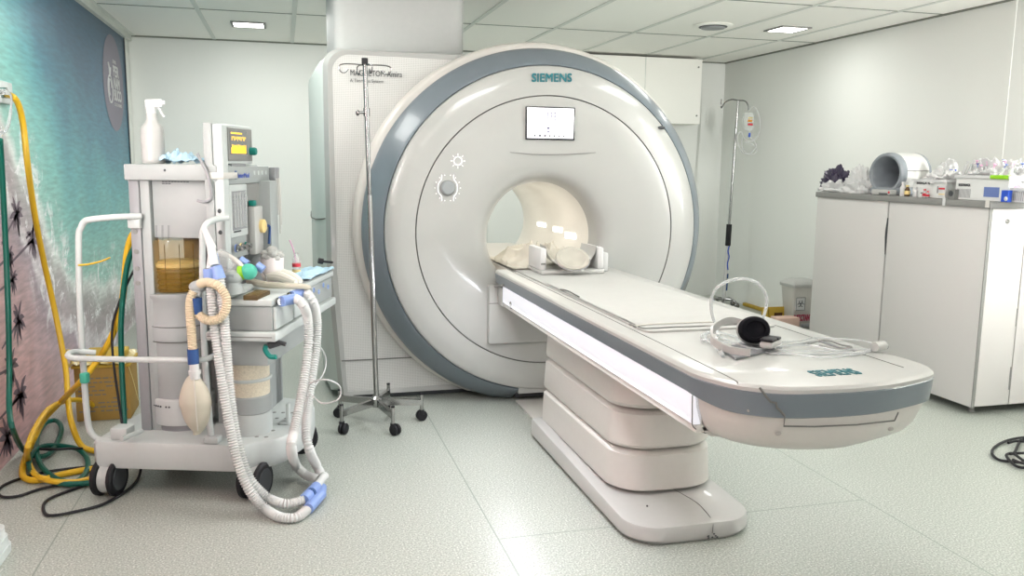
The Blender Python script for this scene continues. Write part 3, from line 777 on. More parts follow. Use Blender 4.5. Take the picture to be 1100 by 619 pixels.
v0, v1 = .262, .455; zt, zb = 1.482, 1.385
scn = kb_('screen', (.4756, v0, zb), (.4775, v1, zt), ms, 0, mo)
ye = mat('amber_trace', (.9, .5, .02), .4, emit=(1, .55, .05), es=1.0); mb = MB()
for k in range(26):
    vv = v0+.012+(v1-v0-.03)*k/26; h_ = .010+.012*abs(math.sin(k*1.7))
    mb.box((.4776, vv, zb+.006), (.478, vv+.006, zb+.018+h_), X=CWX)
    if k % 2: mb.box((.4776, vv, zt-.030-.012*abs(math.sin(k))), (.478, vv+.005, zt-.024), X=CWX)
mb.box((.4776, v0+.01, zb+.004), (.478, v1-.02, zb+.026), X=CWX); mb.box((.4776, v0+.01, zt-.014), (.478, v1-.06, zt-.008), X=CWX)
fin(mb, 'waveforms', ye, scn)
fin(MB().lathe([(.017, 0), (.017, .02), (.014, .026), (.001, .027)], tuple(cw(.476, .492, 1.400)), axis='X', X=Matrix.Rotation(CA, 3, 'Z'), seg=24), 'dial', 'tealgreen', mo)
kb_('monitor_foot', (.42, .30, 1.336), (.465, .46, 1.346), 'cartmid', 0)
text('InterMed', .030, tuple(cw(.4762, .335, 1.288)), CV, (0, 0, 1), 'blue', K, width=.13, depth=.0004)
kb_('header_mark', (.4752, .305, 1.284), (.4765, .325, 1.318), 'navy', 0)
for v in (.52, .57, .62, .67): kb_('header_button', (.475, v, 1.298), (.477, v+.02, 1.316), 'cartlight', 0)
ff = kb_('flowmeter_frame', (.468, .225, 1.045), (.482, .42, 1.262), 'cartlight', .005)
kb_('flowmeter_window', (.4815, .245, 1.075), (.4835, .405, 1.235), 'cartmid', 0, ff)
mb = MB()
for k in range(5):
    vv = .262+.03*k; mb.cyl(cw(.485, vv, 1.085), cw(.485, vv, 1.23), .007, seg=10)
fin(mb, 'flow_tubes', 'clearplastic', ff)
mb = MB()
for k in range(5):
    vv = .262+.03*k
    for j in range(9): mb.box((.4836, vv-.010, 1.09+.015*j), (.4842, vv-.004, 1.093+.015*j), X=CWX)
fin(mb, 'flow_scale', 'dark', ff)
mb = MB().box((.4836, .25, 1.065), (.4842, .33, 1.072), X=CWX); fin(mb, 'frame_print', 'dark', ff)
for k, mt in enumerate(('conblue', 'amberpale', 'tealgreen')):
    fin(MB().lathe([(.016, 0), (.016, .012), (.011, .014), (.011, .026), (.001, .028)], tuple(cw(.482, .27+.055*k, 1.0)), axis='X', X=Matrix.Rotation(CA, 3, 'Z'), seg=20), 'flow_knob', 'steel', K)
    fin(MB().lathe([(.017, 0), (.017, .006)], tuple(cw(.4815, .27+.055*k, 1.0)), axis='X', X=Matrix.Rotation(CA, 3, 'Z'), seg=20), 'knob_collar', mt, K)
# recess on the right of the module with white vaporiser
kb_('recess', (.4685, .43, .97), (.472, .72, 1.260), 'greyedge', 0)
vp = kb_('vaporiser', (.472, .44, .955), (.505, .545, 1.165), 'white', .008, label='white vaporiser unit')
kb_('vaporiser_cap', (.475, .445, 1.165), (.50, .485, 1.19), 'tealgreen', .006, vp)
fin(MB().lathe([(.03, 0), (.03, .014), (.024, .018), (.001, .019)], tuple(cw(.505, .515, 1.075)), axis='X', X=Matrix.Rotation(CA, 3, 'Z'), seg=24), 'vaporiser_dial', 'amberpale', vp)
fin(MB().tube([cw(.515, .54, 1.075), cw(.52, .575, 1.07), cw(.52, .58, 1.05), cw(.515, .58, .99)], .006, seg=8), 'filler_hose', 'navy', K)
kb_('end_bracket', (.47, .735, 1.27), (.50, .80, 1.33), 'cartmid', .004)
mb = MB()
for k, (vv, l) in enumerate(((.75, .17), (.775, .26), (.79, .22))): mb.tube([cw(.50, vv, 1.28), cw(.503, vv+.004, 1.28-l*.5), cw(.50, vv+.014, 1.28-l)], .0035, seg=6)
fin(mb, 'hanging_cords', 'warm', K)
# work surface, drawers, rails
kb_('worktop', (.425, .055, .795), (.70, .98, .822), 'cartlight', .006)
kb_('drawer_block', (.435, .065, .695), (.695, .96, .794), 'cartgrey', .004)
for v in (.07, .31): kb_('drawer_front', (.696, v+.004, .70), (.708, v+.225, .79), 'cartlight', .003)
kb_('side_rail', (.43, .045, .655), (.715, .96, .693), 'cartlight', .008)
kb_('side_rail_groove', (.44, .043, .672), (.70, .0455, .676), 'greyedge', 0)
kb_('valve_block', (.44, .10, .545), (.66, .62, .654), 'cartgrey', .004)
kb_('worktop_tray', (.55, .52, .8225), (.69, .94, .826), 'cartmid', .003)
kb_('inspection_window', (.585, .056, .805), (.645, .20, .838), 'amberdark', .003); kb_('inspection_glass', (.59, .07, .8385), (.64, .19, .841), 'amber', .001)
kb_('absorber_block', (.435, .06, .8225), (.545, .30, .850), 'cartlight', .012)
mb = MB()
for k in range(4):
    p = cw(.709, .60+.08*k, .78-(k % 2)*.02); mb.tube([p+CV*.010*math.cos(t_)+Vector((0, 0, .010*math.sin(t_))) for t_ in [2*math.pi*j/10 for j in range(10)]], .0022, closed=True, seg=5)
fin(mb, 'front_symbols', 'conblue', K)
# soda lime canister
u_ = uv(267, 410, v=.22)[0]; cc = cw(u_, .22, 0)
mb = MB(); mb.lathe([(.09, .236), (.092, .30), (.088, .325)], tuple(cc), seg=36); fin(mb, 'canister_stand', 'cartlight', K)
mb = MB(); mb.lathe([(.088, .326), (.094, .33), (.094, .395), (.088, .40)], tuple(cc), seg=36); fin(mb, 'canister_foot', 'cartgrey', K)
fin(MB().ball(tuple(cc-CV*.094-CU*.03+Vector((0, 0, .365))), .011, seg=10), 'foot_knob', 'dark', K)
mb = MB(); mb.lathe([(.086, .40), (.086, .462)], tuple(cc), seg=36); mb.lathe([(.086, .474), (.086, .538)], tuple(cc), seg=36); fin(mb, 'absorbent', 'granule', K, label='cream granules in the canister')
mb = MB(); mb.lathe([(.094, .462), (.096, .468), (.094, .474)], tuple(cc), seg=36, cap=True); fin(mb, 'canister_band', 'cartlight', K)
mb = MB(); mb.lathe([(.09, .538), (.094, .541), (.094, .546)], tuple(cc), seg=36); fin(mb, 'canister_lid', 'cartgrey', K)
kb_('stop_bracket', (.66, .30, .236), (.675, .33, .33), 'cartlight', .005); kb_('stop_foot', (.63, .30, .236), (.675, .35, .25), 'cartlight', .004)
# teal drain lever
p0 = W(287, 372, y=cw(.67, .1, 0).y); mb = MB()
mb.tube([L(286, 371, v=.09), L(285, 376, v=.09), L(290, 383, v=.09), L(297, 383.5, v=.09)], .010, seg=10); fin(mb, 'drain_lever', 'tealgreen', K)
mb = MB(); mb.cyl(L(289, 371.5, v=.10), L(300, 368, v=.10), .014); mb.cyl(L(300, 368, v=.10), L(307, 370, v=.10), .009); fin(mb, 'drain_valve', 'dark', K)
# handle loops and bumper rail (white tube)
mb = MB(); mb.tube([L(152, 232.5, v=.172), L(128, 233, v=.13), L(100, 235.5, v=.10), L(91, 238, v=.10), L(87, 245, v=.10), L(84.5, 258, v=.10), L(86, 330, v=.10), L(90, 400, v=.10), L(94, 450, v=.09), L(98, 465, v=.08), L(106, 472, v=.08), L(118, 472, v=.08), L(128, 468, v=.085)], .0125, seg=12)
fin(mb, 'side_handle', 'cartlight', K, label='white tubular side handle')
kb_('handle_clamp', (.083, .160, 1.085), (.135, .182, 1.125), 'cartlight', .004)
kb_('handle_foot', (.02, .05, .236), (.09, .12, .285), 'cartlight', .006)
mb = MB(); mb.tube([L(131, 472, z=.27), L(152, 463, z=.27)], .010, smooth=False, seg=10); fin(mb, 'foot_bar', 'cartlight', K)
mb = MB(); mb.tube([L(103, 379, v=.10), L(86, 378, v=.07), L(76, 379, v=.02), L(73, 382.5, v=-.03), L(80, 385, v=-.04), L(100, 385.5, v=-.04), L(150, 386.5, v=-.04), L(205, 387, v=-.04), L(220, 386, v=-.03), L(231, 382, v=.0), L(239, 376, v=.04)], .0115, seg=12)
fin(mb, 'bumper_rail', 'cartlight', K, label='white tubular bumper rail')
mb = MB(); mb.tube([L(245, 234, v=.15), L(235, 235, v=.12), L(224, 239, v=.07), L(219, 246, v=.05), L(217.5, 260, v=.05), L(218, 330, v=.05), L(221, 400, v=.055), L(225, 450, v=.06), L(227, 468, v=.06)], .0125, seg=12)
fin(mb, 'front_handle', 'cartlight', K, label='white tubular front handle')
mb = MB(); mb.box((.41, .035, .236), (.47, .085, .262), .006, X=CWX); fin(mb, 'handle_foot', 'cartlight', K)
fin(MB().tube([L(212, 165, v=.145), L(216, 173, v=.14), L(222, 185, v=.14), L(226, 200, v=.14), L(227, 212, v=.145), L(220, 217, v=.14), L(212, 215.5, v=.14)], .006, seg=8), 'power_lead', 'cartmid', K)
# mint tape and yellow strap on the handle
kb_('tape_band', tuple(x_-.016 if i < 2 else x_-.022 for i, x_ in enumerate(uv(91, 406, v=.09))), tuple(x_+.016 if i < 2 else x_+.022 for i, x_ in enumerate(uv(91, 406, v=.09))), 'mint', .008)
fin(MB().tube([L(84, 285, v=.085), L(95, 284, v=.12), L(108, 281, v=.16), L(118, 277, v=.2)], .004, seg=6), 'yellow_strap', 'yellow', K)

# ---- things on and around the cart
# breathing bag with beige hose
t = thing('breathing_bag', 'cream oval breathing bag hanging from a beige corrugated hose at the cart front', 'breathing bag', tuple(L(210, 466, v=-.06)))
mb = MB(); cb = L(210, 434, v=-.075); prof = []
for k in range(17):
    s_ = k/16; prof.append((max(.004, .060*math.sin(math.pi*s_)**.62*(1-.12*(s_-.5))*(.92 if s_ < .5 else 1)), -.132+.245*s_))
X_ = Matrix.Rotation(R_(-3), 3, 'Y')
mb.lathe(prof, tuple(cb+Vector((0, 0, .01))), seg=36, sy=.62, X=X_); fin(mb, 'bag', 'bagbeige', t)
fin(MB().tube([cb+Vector((x_, -.038*math.sqrt(max(.01, 1-(z_/.13)**2)), z_)) for x_, z_ in ((0, .11), (.003, .06), (.004, 0), (.005, -.05), (.006, -.10))], .002, seg=5), 'bag_seam', 'warm', t)
fin(MB().cyl(L(210, 466, v=-.075)+Vector((0, 0, -.004)), L(210, 462, v=-.075), .009), 'bag_tail', 'bagbeige', t)
mb = MB(); mb.cyl(L(209.5, 407, v=-.075), L(208.5, 391, v=-.075), .020, .017); mb.cyl(L(209.3, 402, v=-.075), L(209, 398, v=-.075), .023); fin(mb, 'clear_connector', 'hose', t)
mb = MB(); mb.cyl(L(208, 391, v=-.07), L(207, 375, v=-.07), .021); fin(mb, 'navy_connector', 'navy', t)
mb = MB(); mb.corr([L(207, 376, v=-.07), L(205.5, 355, v=-.06), L(204, 335, v=-.05), L(204.5, 322, v=-.04), L(208, 313, v=-.03)], .0165, .009, .10); fin(mb, 'hose', 'beige', t, label='beige corrugated hose')
# looped beige hose
t = thing('beige_hose_loop', 'beige corrugated hose loop curling round the cart front handle from a grey elbow', 'hose', tuple(L(215, 348, v=-.03)))
mb = MB(); mb.corr([L(214, 305, v=-.02), L(224, 303.5, v=-.04), L(235, 308, v=-.05), L(243, 320, v=-.05), L(242, 334, v=-.05), L(234, 343, v=-.05), L(222, 344, v=-.045), L(212.5, 337, v=-.03)], .0165, .009, .10); fin(mb, 'hose', 'beige', t)
mb = MB(); mb.cyl(L(211.5, 337, v=-.03), L(211, 320, v=-.03), .021); fin(mb, 'navy_connector', 'navy', t)
mb = MB(); mb.cyl(L(211, 320, v=-.02), L(212, 308, v=.0), .018, .022); mb.ball(tuple(L(213, 308, v=.0)), .032, sc=(1.1, 1, .75)); fin(mb, 'elbow', 'cartgrey', t)
# pair of white corrugated hoses falling to the floor
def fl(px, py, z=.022): return W(px, py, z=z)
t = thing('corrugated_breathing_hose', 'white corrugated hose pair hanging in front of the cart from blue cuffs to the floor', 'breathing hose', tuple(fl(300, 552, 0)))
mb = MB(); mb.corr([L(226, 300, v=-.01), L(228, 330, v=-.02), L(233, 370, v=-.03), L(240, 420, v=-.05), L(248, 465, v=-.08), L(257, 502, v=-.11), L(268, 527, v=-.12), L(283, 545, v=-.10), fl(300, 555.5, .02), fl(318, 556, .02), fl(331, 547, .02)], .0175, .0105, .15)
fin(mb, 'hose', 'hose', t)
mb = MB(); mb.corr([L(236, 298, v=-.01), L(240, 330, v=-.02), L(243, 370, v=-.02), L(247, 420, v=-.03), L(253, 465, v=-.05), L(262, 500, v=-.07), L(272, 520, v=-.08), L(288, 535, v=-.06), fl(306, 541.5, .045), fl(326, 537.5, .045)], .0175, .0105, .15)
fin(mb, 'hose', 'hose', t)
mb = MB(); mb.cyl(L(225, 302, v=-.01), L(224.5, 289, v=-.005), .022); fin(mb, 'blue_cuff', 'conblue', t)
mb = MB(); mb.cyl(L(236, 300, v=-.01), L(232, 286, v=-.005), .024, .021); fin(mb, 'blue_cuff', 'conblue', t)
mb = MB(); mb.cyl(L(224.5, 289, v=-.005), L(228, 268, v=.02), .012, .012); mb.cyl(L(228, 268, v=.02), L(219, 245, v=.03), .018, .010); mb.cyl(L(226, 262, v=.02), L(230, 285, v=.0), .015, .018); fin(mb, 'clear_wye', 'hose', t)
mb = MB(); mb.cyl(fl(331, 547, .024), fl(345, 531, .028), .022); mb.cyl(fl(345, 531, .028), fl(346, 524, .03), .019); fin(mb, 'blue_cuff', 'conblue', t)
mb = MB(); mb.cyl(fl(326, 537.5, .045), fl(340, 523, .05), .022); fin(mb, 'blue_cuff', 'conblue', t)
mb = MB(); mb.tube([fl(335.5, 542, .024)+Vector((0, 0, 0)), fl(337, 540, .024)], .0225, smooth=False, seg=16); mb.tube([fl(332.5, 531.5, .047), fl(334, 529.5, .047)], .0228, smooth=False, seg=16); fin(mb, 'cuff_joint', 'navy', t)
mb = MB(); mb.cyl(fl(340, 523, .05), fl(348, 512, .05), .017); mb.ball(tuple(fl(348, 512, .05)), .02); fin(mb, 'clear_wye', 'hose', t)
t = thing('corrugated_breathing_hose', 'white corrugated hose pair dropping from blue cuffs on the cart right side', 'breathing hose', tuple(fl(335, 515, 0)))
US = .80
mb = MB(); mb.corr([L(317, 321, u=.76), L(324, 326, u=US), L(330, 340, u=US), L(331.5, 365, u=US), L(328, 400, u=US), L(322, 435, u=US), L(315.5, 465, u=US), L(313, 482, u=.82), fl(318, 500, .07), fl(328, 510, .04), fl(342, 515, .04)], .0175, .0105, .15)
fin(mb, 'hose', 'hose', t)
mb = MB(); mb.corr([L(327, 313, u=.76), L(335, 322, u=US), L(340, 340, u=US), L(340.5, 365, u=US), L(336, 400, u=US), L(331, 435, u=US), L(329, 465, u=.82), L(333, 485, u=.84), fl(340, 500, .08), fl(346, 512, .05)], .0175, .0105, .15)
fin(mb, 'hose', 'hose', t)
mb = MB(); mb.cyl(L(302, 324, u=.725), L(317, 321, u=.76), .021); fin(mb, 'blue_cuff', 'conblue', t)
mb = MB(); mb.cyl(L(314, 318, u=.725), L(327, 313.5, u=.76), .021); fin(mb, 'blue_cuff', 'conblue', t)
mb = MB(); mb.cyl(L(299, 323.5, u=.709), L(302, 324, u=.725), .015); mb.cyl(L(311, 317.5, u=.709), L(314, 318, u=.725), .015); fin(mb, 'port', 'steel', t)
# thin clear sampling line
fin(MB().tube([L(330, 366, u=.80), L(343, 372, u=.80), L(350, 385, u=.80), L(348, 400, u=.80), L(338, 415, u=.80), L(330, 425, u=.80), L(334, 412, u=.88), L(350, 408, u=.95), L(364, 414, u=.98), L(366, 424, u=.98), L(360, 431, u=.96), L(345, 433, u=.9), L(333, 424, u=.84), L(329, 440, u=.82)], .003, seg=6), 'sampling_line', 'whitefilm', label='thin white sampling line looping beside the cart hoses towards the drip stand', cat='tube')
# spray bottle on the slab
c = cw(.20, .34, 1.342)
t = thing('spray_bottle', 'white plastic spray bottle standing on the cart top', 'spray bottle', tuple(c))
c0 = L(165, 172, v=.30); c0.z = 1.342; MW_fix = c0
mb = MB(); mb.lathe([(.040, .001), (.045, .008), (.046, .02), (.046, .135), (.042, .15), (.026, .17), (.021, .185), (.022, .20), (.018, .21)], tuple(c0), seg=32); fin(mb, 'bottle', 'white', t)
mb = MB(); mb.lathe([(.020, .206), (.021, .226), (.016, .23)], tuple(c0), seg=24)
mb.box((-.022, -.012, .228), (.045, .012, .262), .006, X=lambda q: c0+Vector((q.x, q.y, q.z+q.x*.05)))
mb.box((.040, -.008, .240), (.055, .008, .258), .003, X=lambda q: c0+q); fin(mb, 'spray_head', 'whitefilm', t)
mb = MB(); mb.tube([c0+Vector(p) for p in ((.022, 0, .232), (.034, 0, .222), (.040, 0, .205), (.050, 0, .193))], .005, seg=8); fin(mb, 'trigger', 'whitefilm', t)
# blue face mask lying on the slab
def crumple(c, dx, dy, hgt, seed, th=.003, rot=0, fold=3.0, edge=.5):
    def f(a, b):
        x, y = (a-.5)*2, (b-.5)*2; r = max(abs(x), abs(y))
        n_ = noise.noise(Vector((a*fold, b*fold, seed)))+.5*noise.noise(Vector((a*fold*2.3, b*fold*2.3, seed+9)))
        z = hgt*(.55+.75*n_)*(1-edge*r**3); px_ = x*dx*(1+.10*noise.noise(Vector((b*3, seed, 1)))); py_ = y*dy*(1+.12*noise.noise(Vector((a*3, seed, 5))))
        q = Vector((px_*math.cos(rot)-py_*math.sin(rot), px_*math.sin(rot)+py_*math.cos(rot), max(th+.0005, z)))
        return Vector(c)+q
    return f
c1 = L(196, 172, v=.34); c1.z = 1.342
mb = MB(); mb.sheetgrid(crumple(c1, .085, .05, .060, 3, fold=4), 26, 16); fin(mb, 'face_mask', 'maskblue', label='pale blue pleated mask lying on the cart top beside the spray bottle', cat='face mask')
# objects on the worktop
ZT = .8225
def on(px, py, z=ZT): return L(px, py, z=z)
c2 = cw(.545, .53, ZT+.004)
t = thing('gauze_pot', 'white pot stuffed with gauze on the cart worktop', 'pot', tuple(c2))
mb = MB(); mb.lathe([(.040, .001), (.046, .01), (.050, .105), (.048, .11), (.042, .108)], tuple(c2), seg=28); fin(mb, 'pot', mat('pinkish_white', (.80, .74, .74), .5), t)
mb = MB()
for k in range(12):
    a_ = 2*math.pi*k/12; mb.ball((c2.x+.03*math.cos(a_), c2.y+.03*math.sin(a_), c2.z+.115+.012*math.sin(k*2.3)), .023, seg=10, sc=(1, 1, .7))
mb.ball((c2.x, c2.y, c2.z+.13), .03, seg=10); fin(mb, 'gauze', 'sheet', t)
c3 = cw(.60, .70, ZT+.001)
t = thing('sample_bottle', 'small clear bottle with red band and pink straw on the cart worktop', 'bottle', tuple(c3))
mb = MB(); mb.lathe([(.018, .001), (.019, .015), (.019, .085), (.010, .10), (.010, .115)], tuple(c3), seg=20); fin(mb, 'bottle', 'clearplastic', t)
mb = MB(); mb.lathe([(.0195, .05), (.0195, .066)], tuple(c3), seg=20); fin(mb, 'red_band', 'red', t)
mb = MB(); mb.lathe([(.0195, .012), (.0195, .036)], tuple(c3), seg=20); fin(mb, 'amber_liquid', 'amberpale', t)
mb = MB(); mb.tube([c3+Vector((0, 0, .07)), c3+Vector((-.012, 0, .13)), c3+Vector((-.028, 0, .175))], .003, seg=6); fin(mb, 'straw', 'pink', t)
# resuscitator: mint ball valve, clear mask
c4 = L(267, 292, v=.10)
t = thing('resuscitator_mask', 'clear breathing mask with mint green plug and lime collar on the cart worktop', 'breathing mask', tuple(c4))
mb = MB(); mb.ball(tuple(c4), .034, seg=24, sc=(1, .9, .95)); fin(mb, 'mint_plug', 'mint', t)
mb = MB(); mb.cyl(L(258, 293, v=.10), L(263, 292, v=.10), .030); fin(mb, 'lime_collar', 'lime', t)
mb = MB(); mb.lathe([(.045, -.05), (.044, -.02), (.034, .015), (.020, .035)], tuple(L(245, 284, v=.12)), axis='X', X=Matrix.Rotation(R_(-18), 3, 'Z') @ Matrix.Rotation(R_(25), 3, 'Y'), seg=28); fin(mb, 'clear_dome', 'clearplastic', t)
mb = MB(); mb.tube([L(233, 272, v=.13), L(243, 274, v=.12), L(256, 282, v=.10), L(262, 290, v=.09)], .010, seg=10); fin(mb, 'white_strap', 'warm', t)
mb = MB(); mb.cyl(L(258, 279, v=.14), L(266, 284, v=.14), .016); fin(mb, 'blue_port', 'conblue', t)
fin(MB().cyl(L(276, 285, v=.14), L(283, 290, v=.14), .017), 'blue_port', 'conblue', t); fin(MB().cyl(L(231, 273, v=.10), L(234, 284, v=.10), .011), 'blue_port', 'conblue', t)
mb = MB(); mb.ball(tuple(L(250, 299, v=.08)), .035, sc=(1.1, 1, .9)); mb.cyl(L(250, 303, v=.08), L(251, 315, v=.08), .030, .045); mb.tube([L(241, 300, v=.07), L(246, 296, v=.06), L(252, 297, v=.06)], .012, seg=10); fin(mb, 'grey_elbow', 'cartgrey', t)
# limp gloves and tubes
t = thing('folded_gloves', 'cream latex gloves lying in a heap along the cart worktop', 'gloves', tuple(on(300, 300)))
mb = MB(); mb.tube([on(268, 302, .845), on(285, 306, .85), on(305, 307, .85), on(325, 308, .848), on(332, 309, .84)], .012, seg=10, rfun=lambda i, d, f: .016-.006*f)
fin(mb, 'glove', 'bagbeige', t)
mb = MB(); mb.tube([on(281, 296, .855), on(297, 293, .865), on(312, 296, .86), on(323, 302, .85)], .016, seg=12, rfun=lambda i, d, f: .010+.010*math.sin(math.pi*f)); mb.tube([on(284, 298, .85), on(300, 297, .86), on(318, 303, .85)], .013, seg=10, rfun=lambda i, d, f: .010+.012*math.sin(math.pi*f)); fin(mb, 'glove', mat('pale_latex', (.80, .78, .70), .5), t)
fin(MB().tube([on(268, 287, .86), on(278, 288, .87), on(285, 296, .87), on(287, 305, .85)], .0025, seg=6), 'cord', 'greyedge', t)
c5 = cw(.63, .78, .827)
mb = MB(); mb.sheetgrid(crumple(c5, .07, .21, .030, 12, rot=CA, fold=4), 20, 34); fin(mb, 'paper_drape', 'maskblue', label='pale blue paper drape crumpled on the far end of the cart worktop', cat='drape')
mb = MB(); mb.tube([L(342, 280, u=.66), L(347, 281, u=.68)], .014, seg=10, smooth=False); mb.tube([L(347, 281, u=.68), L(357, 282, u=.70)], .006, seg=8, smooth=False); fin(mb, 'black_valve', 'black', label='small black valve at the far corner of the cart worktop', cat='valve')

# ================================================================= GAS HOSES AND CABLES ON THE LEFT
t = thing('yellow_gas_hose', 'yellow gas hose running from the wall outlet down to the floor and under the cart', 'hose', tuple(W(75, 430, z=0)))
xw = XL
mb = MB(); mb.tube([W(8, 102, x=xw+.05), W(14, 104, x=xw+.09), W(20, 113, x=xw+.10), W(25, 135, x=xw+.10), W(30, 180, x=xw+.10), W(38, 235, x=xw+.10), W(48, 285, x=xw+.10), W(58, 330, x=xw+.12), W(66, 370, x=xw+.15), W(71, 400, x=xw+.18), W(73, 430, x=xw+.22), W(77, 455, x=xw+.26), W(86, 477, z=.05), W(98, 484, z=.02), W(115, 485, z=.02)], .0135, seg=10)
fin(mb, 'hose', 'yellow', t)
t = thing('yellow_gas_hose', 'yellow gas hose dropping behind the cart and looping over the floor at its left', 'hose', tuple(W(45, 500, z=0)))
Z1 = .015
mb = MB(); mb.tube([L(148, 246, v=.28), L(141, 255, v=.27), L(136, 275, v=.27), L(133, 310, v=.27), L(128, 340, v=.27), L(117, 368, v=.27), L(103, 390, v=.26), L(85, 412, v=.22), W(65, 432, x=-1.06), W(48, 450, x=-1.10), W(37, 470, x=-1.10), W(28, 490, z=.03), W(24, 505, z=.02), W(27, 514, z=Z1), W(42, 516, z=Z1), W(70, 509, z=Z1), W(100, 504, z=Z1), W(118, 505, z=Z1)], .0135, seg=10)
fin(mb, 'hose', 'yellow', t)
mb = MB(); mb.tube([W(112, 460, x=-.95), W(108, 447, x=-.97), W(98, 434, x=-1.0), W(85, 430, x=-1.02), W(70, 431, x=-1.05), W(52, 440, x=-1.08), W(38, 460, x=-1.08), W(30, 480, x=-1.06), W(30, 495, z=.04), W(38, 510, z=.03), W(55, 517, z=.03), W(80, 518, z=.02), W(100, 514, z=.015), W(118, 510, z=.015)], .0125, seg=10)
fin(mb, 'hose', 'yellow', t)
t = thing('green_gas_hose', 'dark green gas hose hanging down the mural and coiled on the floor', 'hose', tuple(W(60, 500, z=0)))
mb = MB(); mb.tube([W(0, 150, x=xw+.12), W(2, 180, x=xw+.10), W(6, 260, x=xw+.08), W(9, 340, x=xw+.08), W(10, 400, x=xw+.08), W(10, 440, x=xw+.10), W(14, 462, x=xw+.13), W(24, 482, z=.04), W(38, 490, z=.02), W(52, 488, z=.02), W(62, 474, z=.02), W(66, 460, z=.03), W(60, 452, z=.03), W(49, 455, z=.03), W(41, 467, z=.03), W(39, 482, z=.03), W(44, 500, z=.025), W(60, 514, z=.02), W(80, 518, z=.02), W(92, 508, z=.02), W(94, 494, z=.02), W(84, 483, z=.02), W(64, 479, z=.02), W(45, 480, z=.04), W(33, 490, z=.04), W(32, 503, z=.03), W(45, 514, z=.03), W(70, 520, z=.02), W(98, 519, z=.02)], .0115, seg=10)
fin(mb, 'hose', 'green', t)
fin(MB().tube([L(146, 262, v=.26), L(138, 280, v=.26), L(133, 310, v=.26), L(130, 350, v=.25), L(131, 400, v=.23), L(133, 440, v=.19), L(133.5, 462, v=.15), L(132, 466, v=.12)], .0115, seg=10), 'green_gas_hose', 'green', label='dark green gas hose dropping behind the cart handle to the white base', cat='hose')
fin(MB().tube([L(147, 285, v=.27), L(139, 300, v=.27), L(128, 325, v=.26), L(121, 350, v=.24), L(121, 380, v=.22), L(126, 420, v=.19), L(131, 455, v=.15), L(132, 462, v=.13)], .005, seg=8), 'black_cable', 'black', label='thin black cable hanging behind the cart handle', cat='cable')
fin(MB().tube([W(0, 500, z=.01), W(3, 488, z=.01), W(10, 480, z=.01), W(25, 480, z=.012), W(50, 483, z=.05), W(75, 482, z=.05), W(100, 482, z=.012)], .006, seg=8), 'black_cable', 'black', label='black cable on the floor crossing behind the green coil at the mural foot', cat='cable')
fin(MB().tube([W(110, 500, z=.008), W(80, 503, z=.008), W(50, 507, z=.008), W(25, 513, z=.008), W(5, 521, z=.008), W(-2, 528, z=.008), W(3, 534, z=.008), W(20, 533, z=.008), W(45, 525, z=.008), W(80, 518, z=.008)], .006, seg=8), 'black_cable', 'black', label='black cable in a flat loop on the floor left of the coils', cat='cable')
fin(MB().tube([W(96, 520, z=.008), W(75, 527, z=.008), W(55, 535, z=.008), W(47, 542, z=.008), W(48, 551, z=.008), W(56, 554, z=.008), W(80, 550, z=.008), W(110, 542, z=.008), W(135, 528, z=.008), W(148, 515, z=.008), W(152, 500, z=.03)], .006, seg=8), 'black_cable', 'black', label='black cable curving over the floor in front of the left cart wheel', cat='cable')
# wall outlet cluster
t = thing('gas_outlet', 'bunch of clear lines and silver fittings at the wall gas outlet', 'gas outlet', tuple(W(4, 104, x=xw+.02)))
mb = MB(); p = W(3, 100, x=xw+.004); mb.box((xw+.0045, p.y-.10, p.z-.05), (xw+.03, p.y+.06, p.z+.05), .006); fin(mb, 'plate', 'cartlight', t)
mb = MB(); p = W(9, 102, x=xw+.05); mb.cyl((xw+.03, p.y-.02, p.z), tuple(p), .016); mb.cyl((xw+.03, p.y-.09, p.z+.01), (xw+.07, p.y-.09, p.z+.01), .016); fin(mb, 'fitting', 'steel', t)
mb = MB()
for k in range(3):
    mb.tube([W(0, 96+3*k, x=xw+.05), W(6, 97+2*k, x=xw+.08), W(12, 103+k, x=xw+.09), W(11, 118+6*k, x=xw+.09), W(6, 140+k, x=xw+.09), W(0, 146-4*k, x=xw+.08)], .0035, seg=6)
fin(mb, 'clear_line', 'clear', t)
# sharps carton behind the cart
t = thing('sharps_carton', 'brown printed sharps carton with yellow film on top beside the mural', 'carton', (-.95, 4.83, 0))
P0 = W(84, 452, z=0); P1 = W(141, 450, z=0)
x0, x1, y0 = P0.x+.0, P1.x, 4.68
body = fin(MB().box((x0, y0, .001), (x1, y0+.26, .285), .004), 'carton_body', 'cardboard', t)
mb = MB(); rnd = random.Random(3)
for r_ in range(9):
    z_ = .05+.022*r_; s_ = x0+.015
    while s_ < x1-.03:
        l = rnd.uniform(.01, .035)
        if rnd.random() < .8: mb.box((s_, y0-.0012, z_), (s_+l, y0-.0002, z_+.006))
        s_ += l+.008
fin(mb, 'carton_print', 'seam', body)
mb = MB(); mb.box((x0-.01, y0-.01, .285), (x1+.01, y0+.27, .30), .003); mb.box((x0+.03, y0+.02, .30), (x1-.03, y0+.24, .345), .006); fin(mb, 'carton_flap', 'cardyellow', t)
mb = MB(); mb.sheetgrid(crumple(((x0+x1)/2, y0+.12, .29), .135, .15, .055, 21, fold=5, edge=.3), 30, 24); fin(mb, 'yellow_film', 'polybag', t)
mb = MB(); mb.tube([(x0-.012, y0-.01, .30), (x0-.03, y0-.02, .34), (x0-.02, y0-.01, .385), (x0, y0, .36), (x0-.005, y0-.01, .31)], .008, seg=8); fin(mb, 'film_knot', 'polybag', t); mb = MB(); mb.tube([(x1, y0-.005, .30), (x1+.02, y0-.01, .22), (x1+.04, y0, .10)], .002, seg=6); fin(mb, 'film_string', 'polybag', t)
